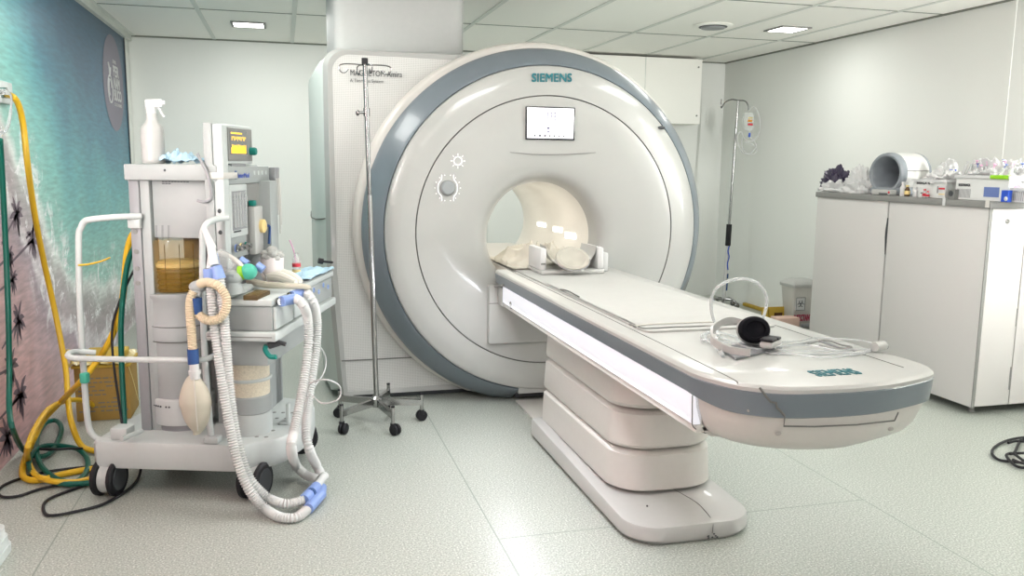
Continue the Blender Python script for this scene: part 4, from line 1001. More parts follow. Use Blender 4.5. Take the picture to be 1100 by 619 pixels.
# white stacked step at bottom left
t = thing('step_stool', 'white plastic step stool edge at the bottom left corner of the floor', 'step stool', (-1.06, 3.02, 0))
for k, (w_, z0, z1) in enumerate(((.0, .001, .030), (.006, .031, .062), (.012, .063, .095))):
    mb = MB(); o_ = rrect(-1.205, 2.84+w_, -.955-w_, 3.17-w_, .04, 6)
    mb.loft([[Vector((x, y, z)) for x, y in o_] for z in (z0, z1)]); fin(mb, 'tread', mat('frosted_white', (.72, .78, .77), .35, coat=.2), t)
# ================================================================= DRIP STANDS
t = thing('drip_stand', 'steel drip stand on five castered legs in front of the scanner ring', 'drip stand', (.44, 4.32, 0))
b0 = Vector((.44, 4.32, .135)); b1 = Vector((.404, 4.32, 1.845))
fin(MB().cyl(b0-Vector((0, 0, .05)), b0.lerp(b1, .62), .0135), 'lower_pole', 'steel', t)
fin(MB().cyl(b0.lerp(b1, .60), b1, .0115), 'upper_pole', 'chrome', t)
fin(MB().cyl(b1-Vector((0, 0, .008)), b1+Vector((0, 0, .022)), .016), 'top_cap', 'black', t)
p = b0.lerp(b1, .86); mb = MB(); mb.cyl(p-Vector((0, 0, .02)), p+Vector((0, 0, .02)), .016); mb.cyl(p, p+Vector((-.05, -.01, -.005)), .007); mb.ball(tuple(p+Vector((-.045, -.01, -.005))), .014, seg=10, sc=(.7, 1, 1.1)); fin(mb, 'clamp', 'chrome', t)
for k, (dx, dy, s_) in enumerate(((-1, -.15, 1), (1, -.1, 1), (-.45, .6, .6), (.35, -.75, .65))):
    d = Vector((dx, dy, 0)); q = b1-Vector((0, 0, .012))
    mb = MB(); mb.tube([q, q+d*.05*s_+Vector((0, 0, .002)), q+d*.105*s_, q+d*.128*s_+Vector((0, 0, -.012)), q+d*.118*s_+Vector((0, 0, -.038)), q+d*.098*s_+Vector((0, 0, -.040)), q+d*.082*s_+Vector((0, 0, -.022))], .0032, seg=8)
    fin(mb, 'hook', 'chrome', t)
fin(MB().lathe([(.030, -.045), (.034, -.03), (.034, .0), (.018, .012)], tuple(b0), seg=20), 'hub', 'steel', t)
for a_ in (216, 284, 354, 68, 140):
    a_ = R_(a_); d = Vector((math.cos(a_), math.sin(a_), 0)); w_ = Vector((-d.y, d.x, 0))
    e0 = b0+d*.015+Vector((0, 0, -.02)); e1 = b0+d*.235+Vector((0, 0, -.032))
    mb = MB(); mb.loft([[c+w_*x+Vector((0, 0, z)) for x, z in ((-.010, -h_), (.010, -h_), (.010, h_), (-.010, h_))] for c, h_ in ((e0, .019), (e1, .015))], smooth=False)
    lg = fin(mb, 'leg', 'steel', t)
    fin(MB().cyl(Vector((e1.x, e1.y, .058)), Vector((e1.x, e1.y, .145)), .0095), 'caster_stem', 'steel', lg)
    fin(MB().cyl(Vector((e1.x, e1.y, .145)), Vector((e1.x, e1.y, .152)), .010), 'stem_cap', 'black', lg)
    cx_ = e1+w_*.012; mb = MB()
    X = Matrix.Rotation(a_+.4, 3, 'Z')
    for s_ in (-.011, .011): mb.lathe([(.004, -.008), (.024, -.008), (.028, -.004), (.028, .004), (.024, .008), (.004, .008)], tuple(Vector((cx_.x, cx_.y, .0285))+X @ Vector((0, s_, 0))), axis='Y', X=X, seg=24)
    mb.cyl(Vector((e1.x, e1.y, .035)), Vector((e1.x, e1.y, .062)), .014)
    fin(mb, 'caster_wheel', 'black', lg)
# second stand by the right wall
t = thing('drip_stand', 'tall drip stand with a taped lower tube in the far right corner behind the table', 'drip stand', (4.14, 7.25, 0))
YP = 7.25
lo, jt, hi = W(777.5, 318, y=YP), W(783, 258, y=YP), W(793, 108, y=YP)
ft_ = Vector((lo.x, YP, .03))
fin(MB().cyl(ft_, W(782, 262, y=YP), .018), 'lower_tube', 'whitefilm', t)
mb = MB(); mb.cyl(W(779.2, 312, y=YP), W(779.9, 303, y=YP), .0185); mb.cyl(W(780.2, 299, y=YP), W(780.6, 294, y=YP), .0185)
fin(mb, 'dark_tape', 'navy', t)
fin(MB().tube([W(783.5, 264, y=YP-.019), W(782, 270, y=YP-.019), W(783.2, 276, y=YP-.019), W(781.5, 283, y=YP-.019), W(782, 290, y=YP-.019)], .006, seg=6), 'blue_print', 'blue', t)
fin(MB().cyl(W(781.8, 264, y=YP), W(783.3, 241, y=YP), .026), 'grip', 'black', t)
fin(MB().cyl(W(783.3, 241, y=YP), hi, .013), 'upper_pole', 'steel', t)
for s_, pts in ((0, [(793, 108), (786, 107), (779, 110), (775, 116), (774.5, 112), (775, 106.5)]), (1, [(793, 108), (800, 108.5), (803.5, 113), (804, 119)])):
    fin(MB().tube([W(px, py, y=YP-.01) for px, py in pts], .006, seg=8), 'hook', 'chrome', t)
mb = MB()
for k in range(5):
    a_ = R_(20+72*k); d = Vector((math.cos(a_), math.sin(a_), 0))*.17
    mb.tube([ft_+Vector((0, 0, .05)), ft_+d*.5+Vector((0, 0, .05)), ft_+d*.8+Vector((0, 0, .02))], .011, seg=8)
    mb.ball(tuple(ft_+d*.8+Vector((0, 0, -.001))), .029, seg=12, sc=(1, .6, 1))
fin(mb, 'leg_star', 'chrome', t)
t = thing('infusion_bag', 'clear infusion bag with red label and coiled line hanging from the corner drip stand', 'infusion bag', tuple(W(805, 140, y=YP-.03)))
mb = MB(); o_ = [W(px, py, y=YP-.03) for px, py in ((800, 121), (809, 121), (810, 126), (809.5, 136), (806, 141), (801, 140), (798.5, 134), (798.5, 126))]
mb.loft([[p+Vector((0, .012, 0)) for p in o_], [p*1.0+Vector((0, -.012, 0)) for p in o_]], smooth=False); fin(mb, 'bag', 'clearplastic', t)
for (xa, ya, xb, yb, mt) in ((803.5, 132.5, 808.5, 135, 'red'), (803.5, 128.5, 808, 131, 'orange'), (804, 126, 808.5, 127.5, 'amberpale')):
    a = W(xa, ya, y=YP-.045); b = W(xb, yb, y=YP-.045); fin(MB().box((a.x, YP-.046, b.z), (b.x, YP-.0425, a.z)), 'label_band', mt, t)
fin(MB().tube([W(px, py, y=YP-.04) for px, py in ((804, 141), (805, 147), (810, 152), (812, 158), (806, 165), (798, 164), (793, 155), (792, 146), (796, 142), (799, 148), (804, 152), (812, 149), (816, 140), (816, 128), (813, 118), (808, 115), (804, 119))], .005, seg=6), 'drip_line', 'whitefilm', t)
fin(MB().tube([W(px, py, y=YP-.04) for px, py in ((797, 148), (797, 158), (801, 164), (809, 166), (813, 161), (808, 155), (800, 153))], .004, seg=6), 'drip_line', 'whitefilm', t)
mb = MB(); a = W(805, 145, y=YP-.04); mb.cyl(a+Vector((0, 0, .02)), a-Vector((0, 0, .02)), .011); fin(mb, 'drip_chamber', 'blue', t)

# ================================================================= CABINETS AND BIN
CXF = 3.638; CZ = 1.150
cab1 = thing('filing_cabinet', 'tall white laminate cabinet nearest the camera with a keyhole door', 'cabinet', (4.0, 4.08, 0))
cab2 = thing('filing_cabinet', 'white laminate cabinet farther back, standing beside the waste bin', 'cabinet', (4.0, 4.84, 0))
for t, y0, y1 in ((cab1, 3.690, 4.466), (cab2, 4.478, 5.205)):
    fin(MB().box((CXF+.002, y0+.018, .05), (4.34, y1, CZ), .002), 'carcass', 'laminate', t)
    fin(MB().box((CXF, y0+.001, .05), (CXF+.018, y1, CZ), .002), 'side_panel', 'laminate', t)
    for (fx, fy) in ((3.72, y0+.08), (3.72, y1-.08), (4.26, y0+.08), (4.26, y1-.08)):
        fin(MB().lathe([(.02, .001), (.02, .01), (.014, .014), (.014, .051)], (fx, fy, 0), seg=14), 'foot', 'greyedge', t)
fin(MB().box((CXF-.001, 3.686, .05), (CXF+.017, 3.692, CZ)), 'corner_edge', 'greyedge', cab1, label='grey edge strip')
d1 = fin(MB().box((CXF+.019, 3.686, .055), (3.884, 3.707, CZ-.003), .002), 'door', 'laminate', cab1)
d2 = fin(MB().box((3.890, 3.686, .055), (4.338, 3.707, CZ-.003), .002), 'door', 'laminate', cab1)
a = W(1082, 238, y=3.686)
mb = MB(); mb.lathe([(.001, -.006), (.007, -.006), (.008, -.004), (.013, -.004), (.014, 0)], (a.x, 3.686, a.z), axis='Y', seg=20); lk = fin(mb, 'lock', 'steel', d1)
fin(MB().box((3.875, 3.6845, .14), (3.883, 3.686, .27)), 'hinge', 'greyedge', d1); fin(MB().box((3.880, 3.6845, .50), (3.887, 3.686, .60)), 'hinge', 'greyedge', d1)
fin(MB().lathe([(.001, -.002), (.006, -.002), (.006, 0)], (CXF-.0005, 4.47, .9), axis='X', seg=10), 'gap_fitting', 'dark', cab2)
mb = MB(); P = [Vector((CXF-.0008, 4.472+w_, z)) for w_, z in ((-.006, 1.05), (.004, 1.05), (.014, .97), (.014, .93), (.004, .82), (-.003, .82), (-.006, .93))]
f_ = mb.bm.faces.new([mb.bm.verts.new(p) for p in P]); mb.bm.faces.new([mb.bm.verts.new(p+Vector((.0006, 0, 0))) for p in P][::-1]); fin(mb, 'handle_notch', 'dark', cab2)
ctop = fin(MB().box((CXF-.012, 3.675, CZ+.001), (4.35, 5.215, CZ+.036), .003), 'cabinet_top', 'greyedge', label='long grey worktop lying across both white cabinets', cat='worktop')
TZ = CZ+.037
def ct(px, py, x=3.70): return W(px, py, x=x)
def base(px, x=3.70, py=210):
    p = W(px, py, x=x); return Vector((x, p.y, TZ))
# head coil with big grey tube
c = base(962, 3.82); RC_ = .128
t = thing('head_coil', 'grey and white tubular head coil lying open on the cabinet top', 'head coil', (c.x, c.y, TZ))
AXR = Matrix.Rotation(R_(9), 3, 'Z')
cc_ = Vector((c.x, c.y, TZ+.135))
mb = MB(); mb.lathe([(.122, -.11), (.131, -.10), (.134, -.085), (.134, -.06)], tuple(cc_), axis='X', X=AXR, seg=48, cap=False)
mb.lathe([(.124, -.11), (.112, -.108), (.106, -.10), (.086, .05), (.075, .16), (.001, .162)], tuple(cc_), axis='X', X=AXR, seg=48, cap=False)
fin(mb, 'front_ring', 'coilgrey', t)
mb = MB(); mb.lathe([(.134, -.06), (.133, .13)], tuple(cc_), axis='X', X=AXR, seg=48, cap=False); fin(mb, 'white_shell', 'shellwhite', t)
mb = MB(); mb.lathe([(.133, .13), (.134, .15), (.12, .17), (.001, .172)], tuple(cc_), axis='X', X=AXR, seg=48, cap=False); fin(mb, 'rear_ring', 'coilgrey', t)
mb = MB(); mb.box((-.108, -.118, .001), (.13, .118, .05), .015, X=lambda q: Vector((c.x, c.y, TZ))+AXR @ q); fin(mb, 'base', 'coilgrey', t)
mb = MB(); mb.tube([cc_+AXR @ Vector((-.112, -.118, -.004)), cc_+AXR @ Vector((-.112, .118, -.004))], .0015, smooth=False, seg=6) if False else mb.tube([cc_+AXR @ Vector((-.10, -.097, -.01)), cc_+AXR @ Vector((.15, -.078, -.01))], .002, smooth=False, seg=6)
mb.tube([cc_+AXR @ Vector((-.06, -.134, .02)), cc_+AXR @ Vector((.13, -.133, .02))], .002, smooth=False, seg=6); fin(mb, 'shell_joint', 'seam', t)
# bags on the left end
def blob(c, dx, dy, dz, seed, freq=3.5, amp=.3, n=24):
    def f(a, b):
        th, ph = 2*math.pi*a, math.pi*(b-.0)*.5
        d = Vector((math.cos(th)*math.cos(ph), math.sin(th)*math.cos(ph), math.sin(ph)))
        k = 1+amp*noise.noise(d*freq+Vector((seed, 0, 0)))+amp*.5*noise.noise(d*freq*2.4+Vector((seed, 4, 0)))
        return Vector((c[0]+d.x*dx*k, c[1]+d.y*dy*k, c[2]+max(0, d.z*dz*k)))
    return f
def addblob(mb, *a, **k):
    n = k.pop('n', 24); mb.grid(blob(*a, **k), n, n//2); return mb
t = thing('plastic_bag', 'crumpled black and white plastic bag on the far end of the cabinet top', 'bag', tuple(base(900, 3.74)))
b_ = base(902, 3.74)
mb = addblob(MB(), tuple(base(897, 3.72)+Vector((0, 0, .001))), .05, .16, .075, 2, amp=.5, n=40); fin(mb, 'white_fold', 'whitefilm', t)
mb = addblob(MB(), tuple(base(898, 3.755)+Vector((0, 0, .03))), .055, .15, .125, 6, amp=.5, n=40); fin(mb, 'black_fold', 'purple', t)
mb = MB(); mb.box(tuple(base(909, 3.69)), tuple(base(884, 3.70)+Vector((0, 0, .012))), .004); fin(mb, 'black_strap', 'black', t)
t = addblob(MB(), tuple(base(922, 3.74)+Vector((0, 0, .001))), .055, .14, .155, 11, amp=.42, n=44); fin(t, 'plastic_bag', 'whitefilm', label='crumpled translucent white plastic bag between the black bag and the head coil', cat='bag')
t = thing('coil_accessory', 'cream upright coil part with black knob left of the grey head coil', 'coil part', tuple(base(936, 3.84)))
c = base(935, 3.86); mb = MB(); mb.box((c.x-.03, c.y-.10, TZ+.001), (c.x+.03, c.y+.03, TZ+.075), .02); mb.box((c.x-.02, c.y-.02, TZ+.05), (c.x+.02, c.y+.04, TZ+.135), .018); fin(mb, 'body', 'warm', t)
fin(MB().ball((c.x-.02, c.y-.005, TZ+.12), .016), 'knob', 'black', t)
fin(MB().ball((c.x-.05, c.y+.04, TZ+.085), .018, sc=(1, 1.6, .7)), 'knob', 'black', t)
# small white tray with dark slot
p0, p1 = base(958, 3.665), base(938, 3.665)
t = thing('tray_lid', 'flat white lid with a dark slot in front of the grey head coil', 'lid', tuple((p0+p1)/2))
mb = MB(); mb.box((3.648, p0.y, TZ+.001), (3.70, p1.y, TZ+.035), .006); fin(mb, 'lid', 'white', t)
q0, q1 = base(953, 3.648), base(944, 3.648); fin(MB().box((3.6465, q0.y, TZ+.006), (3.648, q1.y, TZ+.014)), 'slot', 'dark', t)
fin(MB().ball((3.652, p0.y+.01, TZ+.02), .009), 'red_stopper', 'red', t)
# bottles
def vial(px, x, h_, r, mt, lab, capm='whitefilm', band=None):
    c = base(px, x); t = thing('bottle', lab, 'bottle', tuple(c), group='small bottles on the cabinet top')
    mb = MB(); mb.lathe([(r*.95, .001), (r, .004), (r, h_*.62), (r*.5, h_*.78), (r*.5, h_*.86)], tuple(c), seg=18); fin(mb, 'glass', mt, t)
    mb = MB(); mb.lathe([(r*.62, h_*.84), (r*.62, h_), (.001, h_)], tuple(c), seg=18); fin(mb, 'cap', capm, t)
    if band: mb = MB(); mb.lathe([(r*1.02, h_*.18), (r*1.02, h_*.5)], tuple(c), seg=18); fin(mb, 'label_band', band, t)
vial(974.3, 3.665, .07, .016, 'brownglass', 'brown glass vial in front of the white bottle right of the head coil', 'amberpale', 'amberpale')
vial(969.5, 3.675, .088, .017, 'whitefilm', 'white bottle immediately left of the brown glass vial')
vial(993, 3.66, .05, .012, 'clearplastic', 'small clear vial with red cap in front of the lettered tub', 'red', 'red')
vial(996.5, 3.655, .04, .010, 'clearplastic', 'tiny clear vial with red label nearest the tub corner', 'red', 'red')
vial(990, 3.652, .03, .011, 'clearplastic', 'tiny vial with black cap in front of the lettered tub', 'black')
vial(983, 3.665, .06, .013, 'whitefilm', 'slim white bottle at the left edge of the lettered tub')
def crate(name, lab, px0, px1, x0, x1, h_, mt, cat='tub', words=None, wsz=.02, rim=True):
    a, b = base(px1, x0), base(px0, x0)
    t = thing(name, lab, cat, ((x0+x1)/2, (a.y+b.y)/2, TZ))
    mb = MB(); w_ = .004
    for p, q in (((x0, a.y, 0), (x0+w_, b.y, h_)), ((x1-w_, a.y, 0), (x1, b.y, h_)), ((x0+w_, a.y, 0), (x1-w_, a.y+w_, h_)), ((x0+w_, b.y-w_, 0), (x1-w_, b.y, h_)), ((x0+w_, a.y+w_, 0), (x1-w_, b.y-w_, .004))):
        mb.box((p[0], p[1], TZ+.001+p[2]), (q[0], q[1], TZ+q[2]))
    fin(mb, 'body', mt, t)
    if rim:
        mb = MB()
        for p, q in (((x0-.008, a.y-.008), (x0+.004, b.y+.008)), ((x1-.004, a.y-.008), (x1+.008, b.y+.008)), ((x0+.004, a.y-.008), (x1-.004, a.y+.004)), ((x0+.004, b.y-.004), (x1-.004, b.y+.008))): mb.box((p[0], p[1], TZ+h_-.014), (q[0], q[1], TZ+h_+.002))
        fin(mb, 'rim', 'whitefilm', t)
    if words:
        text(words[0], wsz, (x0-.0012, b.y-words[1], TZ+words[2]), (0, -1, 0), (0, 0, 1), 'dark', t, bold=.0006, width=words[3], depth=.0004)
    return t, a, b
M['tub'] = mat('milky_tub', (.78, .79, .77), .3, alpha=.9)
t, a, b = crate('syringe_tub', 'milky plastic tub lettered SERINGA 10 right of the brown vial', 980, 1016, 3.675, 3.85, .105, 'tub', words=('SERINGA 10', .03, .078, .11))
fin(MB().box((3.673, a.y+.05, TZ+.03), (3.675, a.y+.07, TZ+.07)), 'blue_mark', 'cartmid', t)
def syringes(t0, cx_, cy_, z_, n, sx, sy, lab, grp):
    for k in range(n):
        rnd = random.Random(k*13+n); y = cy_+sy*(2*(k+.5)/n-1); x = cx_+rnd.uniform(-sx, sx); tl = Vector((rnd.uniform(-.35, .35), rnd.uniform(-.5, .5), 1)).normalized()
        p = Vector((x, y, z_)); q = p+tl*rnd.uniform(.05, .085)
        s = thing('syringe', lab, 'syringe', tuple(p), group=grp)
        fin(MB().cyl(p, q, .008, seg=10), 'barrel', 'clearplastic' if k % 3 else 'whitefilm', s)
        mb = MB(); mb.cyl(q, q+tl*.02, .003, seg=8); mb.cyl(q+tl*.02, q+tl*.023, .009, seg=10); fin(mb, 'plunger', ('whitefilm', 'denim', 'whitefilm', 'pink', 'whitefilm')[k % 5], s)
mb = addblob(MB(), (3.76, (a.y+b.y)/2, TZ+.085), .08, .10, .075, 31, amp=.55, n=40); fin(mb, 'plastic_wrapping', 'whitefilm', label='crumpled clear wrapping heaped in the tub lettered SERINGA 10', cat='wrapping')
# sticker-banded box
t, a, b = crate('glove_carton', 'small white carton with red and yellow bands between the two lettered tubs', 1007.5, 1015, 3.655, 3.672, .075, 'whitefilm', cat='box', rim=False)
fin(MB().box((3.6535, a.y+.004, TZ+.052), (3.655, b.y-.003, TZ+.062)), 'red_band', 'red', t); fin(MB().box((3.6535, a.y+.004, TZ+.022), (3.655, b.y-.006, TZ+.028)), 'yellow_band', 'amberpale', t)
t, a, b = crate('dark_device', 'small dark grey device at the left end of the tub lettered RESSONANCIA', 1018, 1025, 3.655, 3.69, .055, 'greyedge', cat='device', rim=False)
fin(MB().lathe([(.001, -.004), (.016, -.004), (.016, 0)], (3.655, (a.y+b.y)/2, TZ+.032), axis='X', seg=16), 'dial', 'dark', t)
t, a, b = crate('supply_tub', 'clear tub lettered RESSONANCIA with lime lid edge', 1026, 1083, 3.685, 3.90, .135, 'tub', words=('RESSONANCIA', .020, .075, .085))
mb = MB()
for k in range(12): mb.box((3.6835, b.y-.012-.0085*k-.003, TZ+.012), (3.685, b.y-.012-.0085*k, TZ+.06))
fin(mb, 'ribs', 'cartmid', t)
q0, q1 = base(1073, 3.684), base(1056.5, 3.684); fin(MB().box((3.6832, q0.y, TZ+.022), (3.6845, q1.y, TZ+.075)), 'blue_contents', 'denim', t)
q0, q1 = base(1082, 3.68), base(1062, 3.68); fin(MB().box((3.674, q0.y, TZ+.118), (3.71, q1.y, TZ+.140), .005), 'lime_lid', 'lime', t)
mb = addblob(MB(), (3.80, (a.y+b.y)/2+.02, TZ+.10), .09, .19, .105, 51, amp=.5, n=56); fin(mb, 'plastic_wrapping', 'whitefilm', label='crumpled clear wrapping heaped in the tub lettered RESSONANCIA', cat='wrapping')
syringes(None, 3.78, (a.y+b.y)/2, TZ+.125, 40, .08, .17, 'wrapped syringe standing in the heap on the tub lettered RESSONANCIA', 'syringes heaped on the clear tub')
# blue box and right-hand things
t, a, b = crate('blue_carton', 'small glossy blue carton with white swirl right of the RESSONANCIA tub', 1075.5, 1083, 3.655, 3.68, .062, 'blue', cat='box', rim=False)
fin(MB().ball((3.654, a.y+.012, TZ+.018), .012, sc=(.2, 1, 1)), 'white_swirl', 'whitefilm', t)
t, a, b = crate('ribbed_tub', 'white ribbed tub at the right edge of the cabinet top', 1087, 1106, 3.70, 3.85, .075, 'whitefilm')
mb = MB()
for k in range(10): mb.box((3.6985, b.y-.01-.012*k-.003, TZ+.01), (3.70, b.y-.01-.012*k, TZ+.055))
fin(mb, 'ribs', 'cartmid', t)
for k, (p, q) in enumerate((((1083, 194), (1098, 208)), ((1086, 190), (1100, 203)), ((1090, 197), (1103, 209)), ((1082, 200), (1094, 201)))):
    s = thing('wrapped_swab', ('pink wrapped packet', 'white wrapped packet with dark spots', 'pinkish wrapped packet', 'short white wrapped packet')[k]+(' leaning on the heap right of the lime lid', ' topmost at the right end of the cabinet heap', ' nearest the right photo edge on the cabinet heap', ' lying flat below the pink packets')[k], 'packet', tuple(W(*p, x=3.73)))
    fin(MB().cyl(W(*p, x=3.73+.02*k), W(*q, x=3.73+.02*k), .014, seg=12), 'wrapper', ('pink', 'whitefilm', 'pink', 'whitefilm')[k], s)
    fin(MB().cyl(W((p[0]*.6+q[0]*.4), (p[1]*.6+q[1]*.4), x=3.73+.02*k), W((p[0]*.5+q[0]*.5), (p[1]*.5+q[1]*.5), x=3.73+.02*k), .0145, seg=12), 'printed_band', 'cartmid', s)
# paper tag over the edge
p = W(1060, 221, x=3.62); fin(MB().box((3.622, p.y-.012, CZ+.004), (3.625, p.y+.014, CZ+.045), .001), 'paper_tag', 'warm', ctop, label='cream paper tag')
p = W(1013.5, 218, x=3.62); fin(MB().box((3.622, p.y-.010, CZ-.004), (3.625, p.y+.012, CZ+.045), .001), 'paper_tag', 'whitefilm', ctop, label='white paper tag')
mb = MB()
for k in range(9): 
    p = base(1000+3.2*k, 3.80); mb.ball((3.80+.012*(k % 3), p.y, TZ+.13+.012*(k % 2)), .02, seg=8, sc=(1, 1, .8))
t = thing('blue_printed_bag', 'clear bag with blue print standing behind the tubs on the cabinet top', 'bag', tuple(base(1020, 3.95)))
pa, pb = base(1030, 3.95), base(1003, 3.95)
mb = addblob(MB(), (3.95, (pa.y+pb.y)/2, TZ+.001), .05, (pb.y-pa.y)/2+.01, .20, 44, amp=.25, n=36); fin(mb, 'film', 'whitefilm', t)
pa = W(1021, 182, x=3.893); pb = W(1027, 189, x=3.893); mb = MB(); mb.box((3.888, pb.y, pb.z), (3.893, pa.y, pa.z)); fin(mb, 'blue_mark', 'blue', t)

# waste bin and yellow box by the right wall
t = thing('waste_bin', 'white pedal bin with biohazard square and red lettering beside the cabinets', 'waste bin', (4.16, 6.2, 0))
yb = 6.10; L0 = W(853, 305, y=yb); zt = W(855, 305, y=yb).z; bx0 = L0.x; bw = .24
mb = MB(); rr_ = lambda i, z: [Vector((x, y, z)) for x, y in rrect(bx0+i, yb+i, bx0+bw-i, yb+.20-i, .02, 6)]
mb.loft([rr_(.035, .002), rr_(.03, .01), rr_(.002, zt-.03)]); bd = fin(mb, 'body', 'warm', t)
mb = MB(); mb.loft([rr_(-.008, zt-.035), rr_(-.01, zt-.01), rr_(-.004, zt), rr_(.02, zt+.02), rr_(.05, zt+.03)]); fin(mb, 'lid', 'white', t)
mb = MB(); mb.box((bx0+.03, yb-.0, .0), (bx0+.1, yb+.02, .03), .004, X=lambda c: Vector((c.x+.06, c.y-.02, c.z+.02))); fin(mb, 'pedal', 'cartmid', t)
a, b = W(855.5, 320, y=yb+.005), W(864, 333, y=yb+.005)
st = fin(MB().box((a.x, yb+.001, b.z), (b.x, yb+.02, a.z)), 'sticker', 'whitefilm', t)
mb = MB()
cx_, cz_ = (a.x+b.x)/2, (a.z+b.z)/2
for k in range(3):
    t_ = R_(90+120*k); mb.tube([(cx_+.018*math.cos(t_)+.014*math.cos(s_), yb, cz_+.018*math.sin(t_)+.014*math.sin(s_)) for s_ in [t_+R_(40)+R_(280)*j/9 for j in range(10)]], .003, seg=5)
for p, q in (((a.x, a.z), (b.x, a.z)), ((b.x, a.z), (b.x, b.z)), ((b.x, b.z), (a.x, b.z)), ((a.x, b.z), (a.x, a.z))): mb.tube([(p[0], yb, p[1]), (q[0], yb, q[1])], .002, smooth=False, seg=5)
fin(mb, 'biohazard_mark', 'dark', st)
a = W(853.5, 345, y=yb+.01); text('INFECTANTE', .075, (bx0+.02, yb+.008, a.z), (1, 0, 0), (0, 0, 1), mat('crimson_print', (.38, .04, .09), .5), t, bold=.002, width=.19)
t = thing('open_carton', 'flattened yellow carton with a dark hand hole on the floor beside the waste bin', 'carton', (3.85, 6.25, 0))
a, b = W(826, 330, y=6.25), W(848, 331, y=6.25); zt = a.z; x0 = a.x; x1 = a.x+.21
mb = MB(); mb.box((x0, 6.25, .001), (x1, 6.256, zt), .001); mb.box((x1-.006, 6.25, .001), (x1, 6.36, zt-.02), .001); mb.box((x0, 6.25, .001), (x0+.006, 6.36, zt-.02), .001); mb.box((x0, 6.354, .001), (x1, 6.36, zt-.02), .001); mb.box((x0+.006, 6.256, .001), (x1-.006, 6.354, .006))
fin(mb, 'body', 'cardyellow', t)
a = W(836, 339, y=6.249); fin(MB().box((a.x-.04, 6.248, a.z-.02), (a.x+.04, 6.25, a.z+.025), .004), 'hand_hole', 'brownglass', t)
c = W(845, 341, y=6.0); fin(MB().box((c.x-.10, 5.96, .001), (c.x+.10, 6.08, max(.06, c.z)), .004), 'pink_carton', mat('pinkish_card', (.66, .46, .38), .7), label='pinkish card box below the yellow carton in front of the waste bin', cat='carton')
# yellow-green strip along the right wall base
a = W(795, 330, z=.0); 
fin(MB().box((XR-.05, 6.3, .001), (XR-.013, 7.3, .03), .003), 'floor_strip', 'cardyellow', label='yellow-brown strip on the floor along the right wall behind the table', cat='strip')

# ================================================================= CEILING VENT
c = W(766, 26.5, z=H)
t = thing('ceiling_vent', 'round white ceiling air diffuser with dark slot right of the column', 'ceiling vent', (c.x, c.y, H-.03))
mb = MB(); mb.lathe([(.14, -.001), (.145, -.006), (.12, -.016), (.10, -.016)], (c.x, c.y, H), seg=36); fin(mb, 'rim', 'ceil', t)
mb = MB(); mb.lathe([(.105, -.0165), (.105, -.020)], (c.x, c.y, H), seg=36); fin(mb, 'slot', 'dark', t)
mb = MB(); mb.lathe([(.09, -.021), (.085, -.030), (.03, -.034), (.001, -.034)], (c.x, c.y, H), seg=36); fin(mb, 'centre_disc', 'cartmid', t)

# ================================================================= ON THE TABLE
TT = .7945
# spine/head coil base near the bore
t = thing('head_cradle', 'clear white head cradle with round cushion on the table by the bore', 'head coil', (1.48, 4.2, TT))
yk = 4.12
def kp(px, py, y=yk): return W(px, py, y=y)
x0, x1 = 1.265, 1.615
mb = MB(); mb.box((x0, yk-.02, TT), (x1, yk+.24, TT+.022), .008); fin(mb, 'cradle_base', 'white', t)
for xx, nm in ((x0, 'left'), (x1-.035, 'right')):
    mb = MB(); mb.box((xx, yk+.0, TT+.02), (xx+.035, yk+.22, TT+.135), .010); fin(mb, 'side_wall', 'whitefilm', t)
mb = MB()
def cup(a, b):
    th = math.pi*(1+a); r = .138-.02*b; return Vector(((x0+x1)/2+r*math.cos(th), yk+.02+.18*b, TT+.135+r*.80*math.sin(th)))
mb.grid(cup, 28, 8); mb.grid(lambda a, b: cup(a, b)+Vector((0, 0, .006)), 28, 8); fin(mb, 'cup', 'white', t)
mb = MB(); X_ = Matrix.Rotation(R_(48), 3, 'X')
mb.lathe([(.001, .010), (.05, .012), (.085, .022), (.092, .035), (.088, .046), (.07, .05), (.05, .04), (.001, .032)], ((x0+x1)/2-.015, yk-.015, TT+.058), X=X_, seg=40, sy=.8); fin(mb, 'cushion', mat('cream_cushion', (.42, .40, .35), .6), t)
mb = MB(); mb.tube([Vector(((x0+x1)/2-.015, yk-.015, TT+.058))+X_ @ Vector((.093*math.cos(a_), .093*.8*math.sin(a_), .038)) for a_ in [math.pi*(1.02+.96*k/12) for k in range(13)]], .003, seg=6); fin(mb, 'cushion_piping', 'cartmid', t)
fin(MB().box((x1+.005, yk+.06, TT), (x1+.05, yk+.16, TT+.10), .008), 'end_block', 'whitefilm', t)
fin(MB().box((x0+.004, yk-.002, TT+.05), (x0+.030, yk, TT+.058)), 'slot_mark', 'greyedge', t)
# crumpled blanket further in
c = (1.30, 4.66, TT)
def bl(a, b):
    x, y = (a-.5)*2, (b-.5)*2
    w1 = noise.noise(Vector((a*2.2, b*2.2, 3)))*2.2
    fold = (1-abs(math.sin(5.5*x+3.2*y+w1)))**1.5*.050+(1-abs(math.sin(3.1*x-6*y+w1*1.3)))**1.5*.035+.008*noise.noise(Vector((a*16, b*12, 2)))
    r = (abs(x)**3+abs(y)**3)**(1/3); env = max(0, 1-r**3)
    z = (.060+fold+.035*noise.noise(Vector((a*3, b*3, 9))))*(.25+.75*env)
    e = 1+.14*noise.noise(Vector((math.atan2(y, x)*1.3, 4, 1)))
    return Vector((1.405+x*.225*e, 4.62+y*.30*e, TT-.005+max(.010, z if r < .98 else .012)))
mb = MB(); mb.sheetgrid(bl, 70, 70, .006); fin(mb, 'blanket', 'cloth', label='crumpled cream blanket bunched on the table at the bore mouth', cat='blanket')
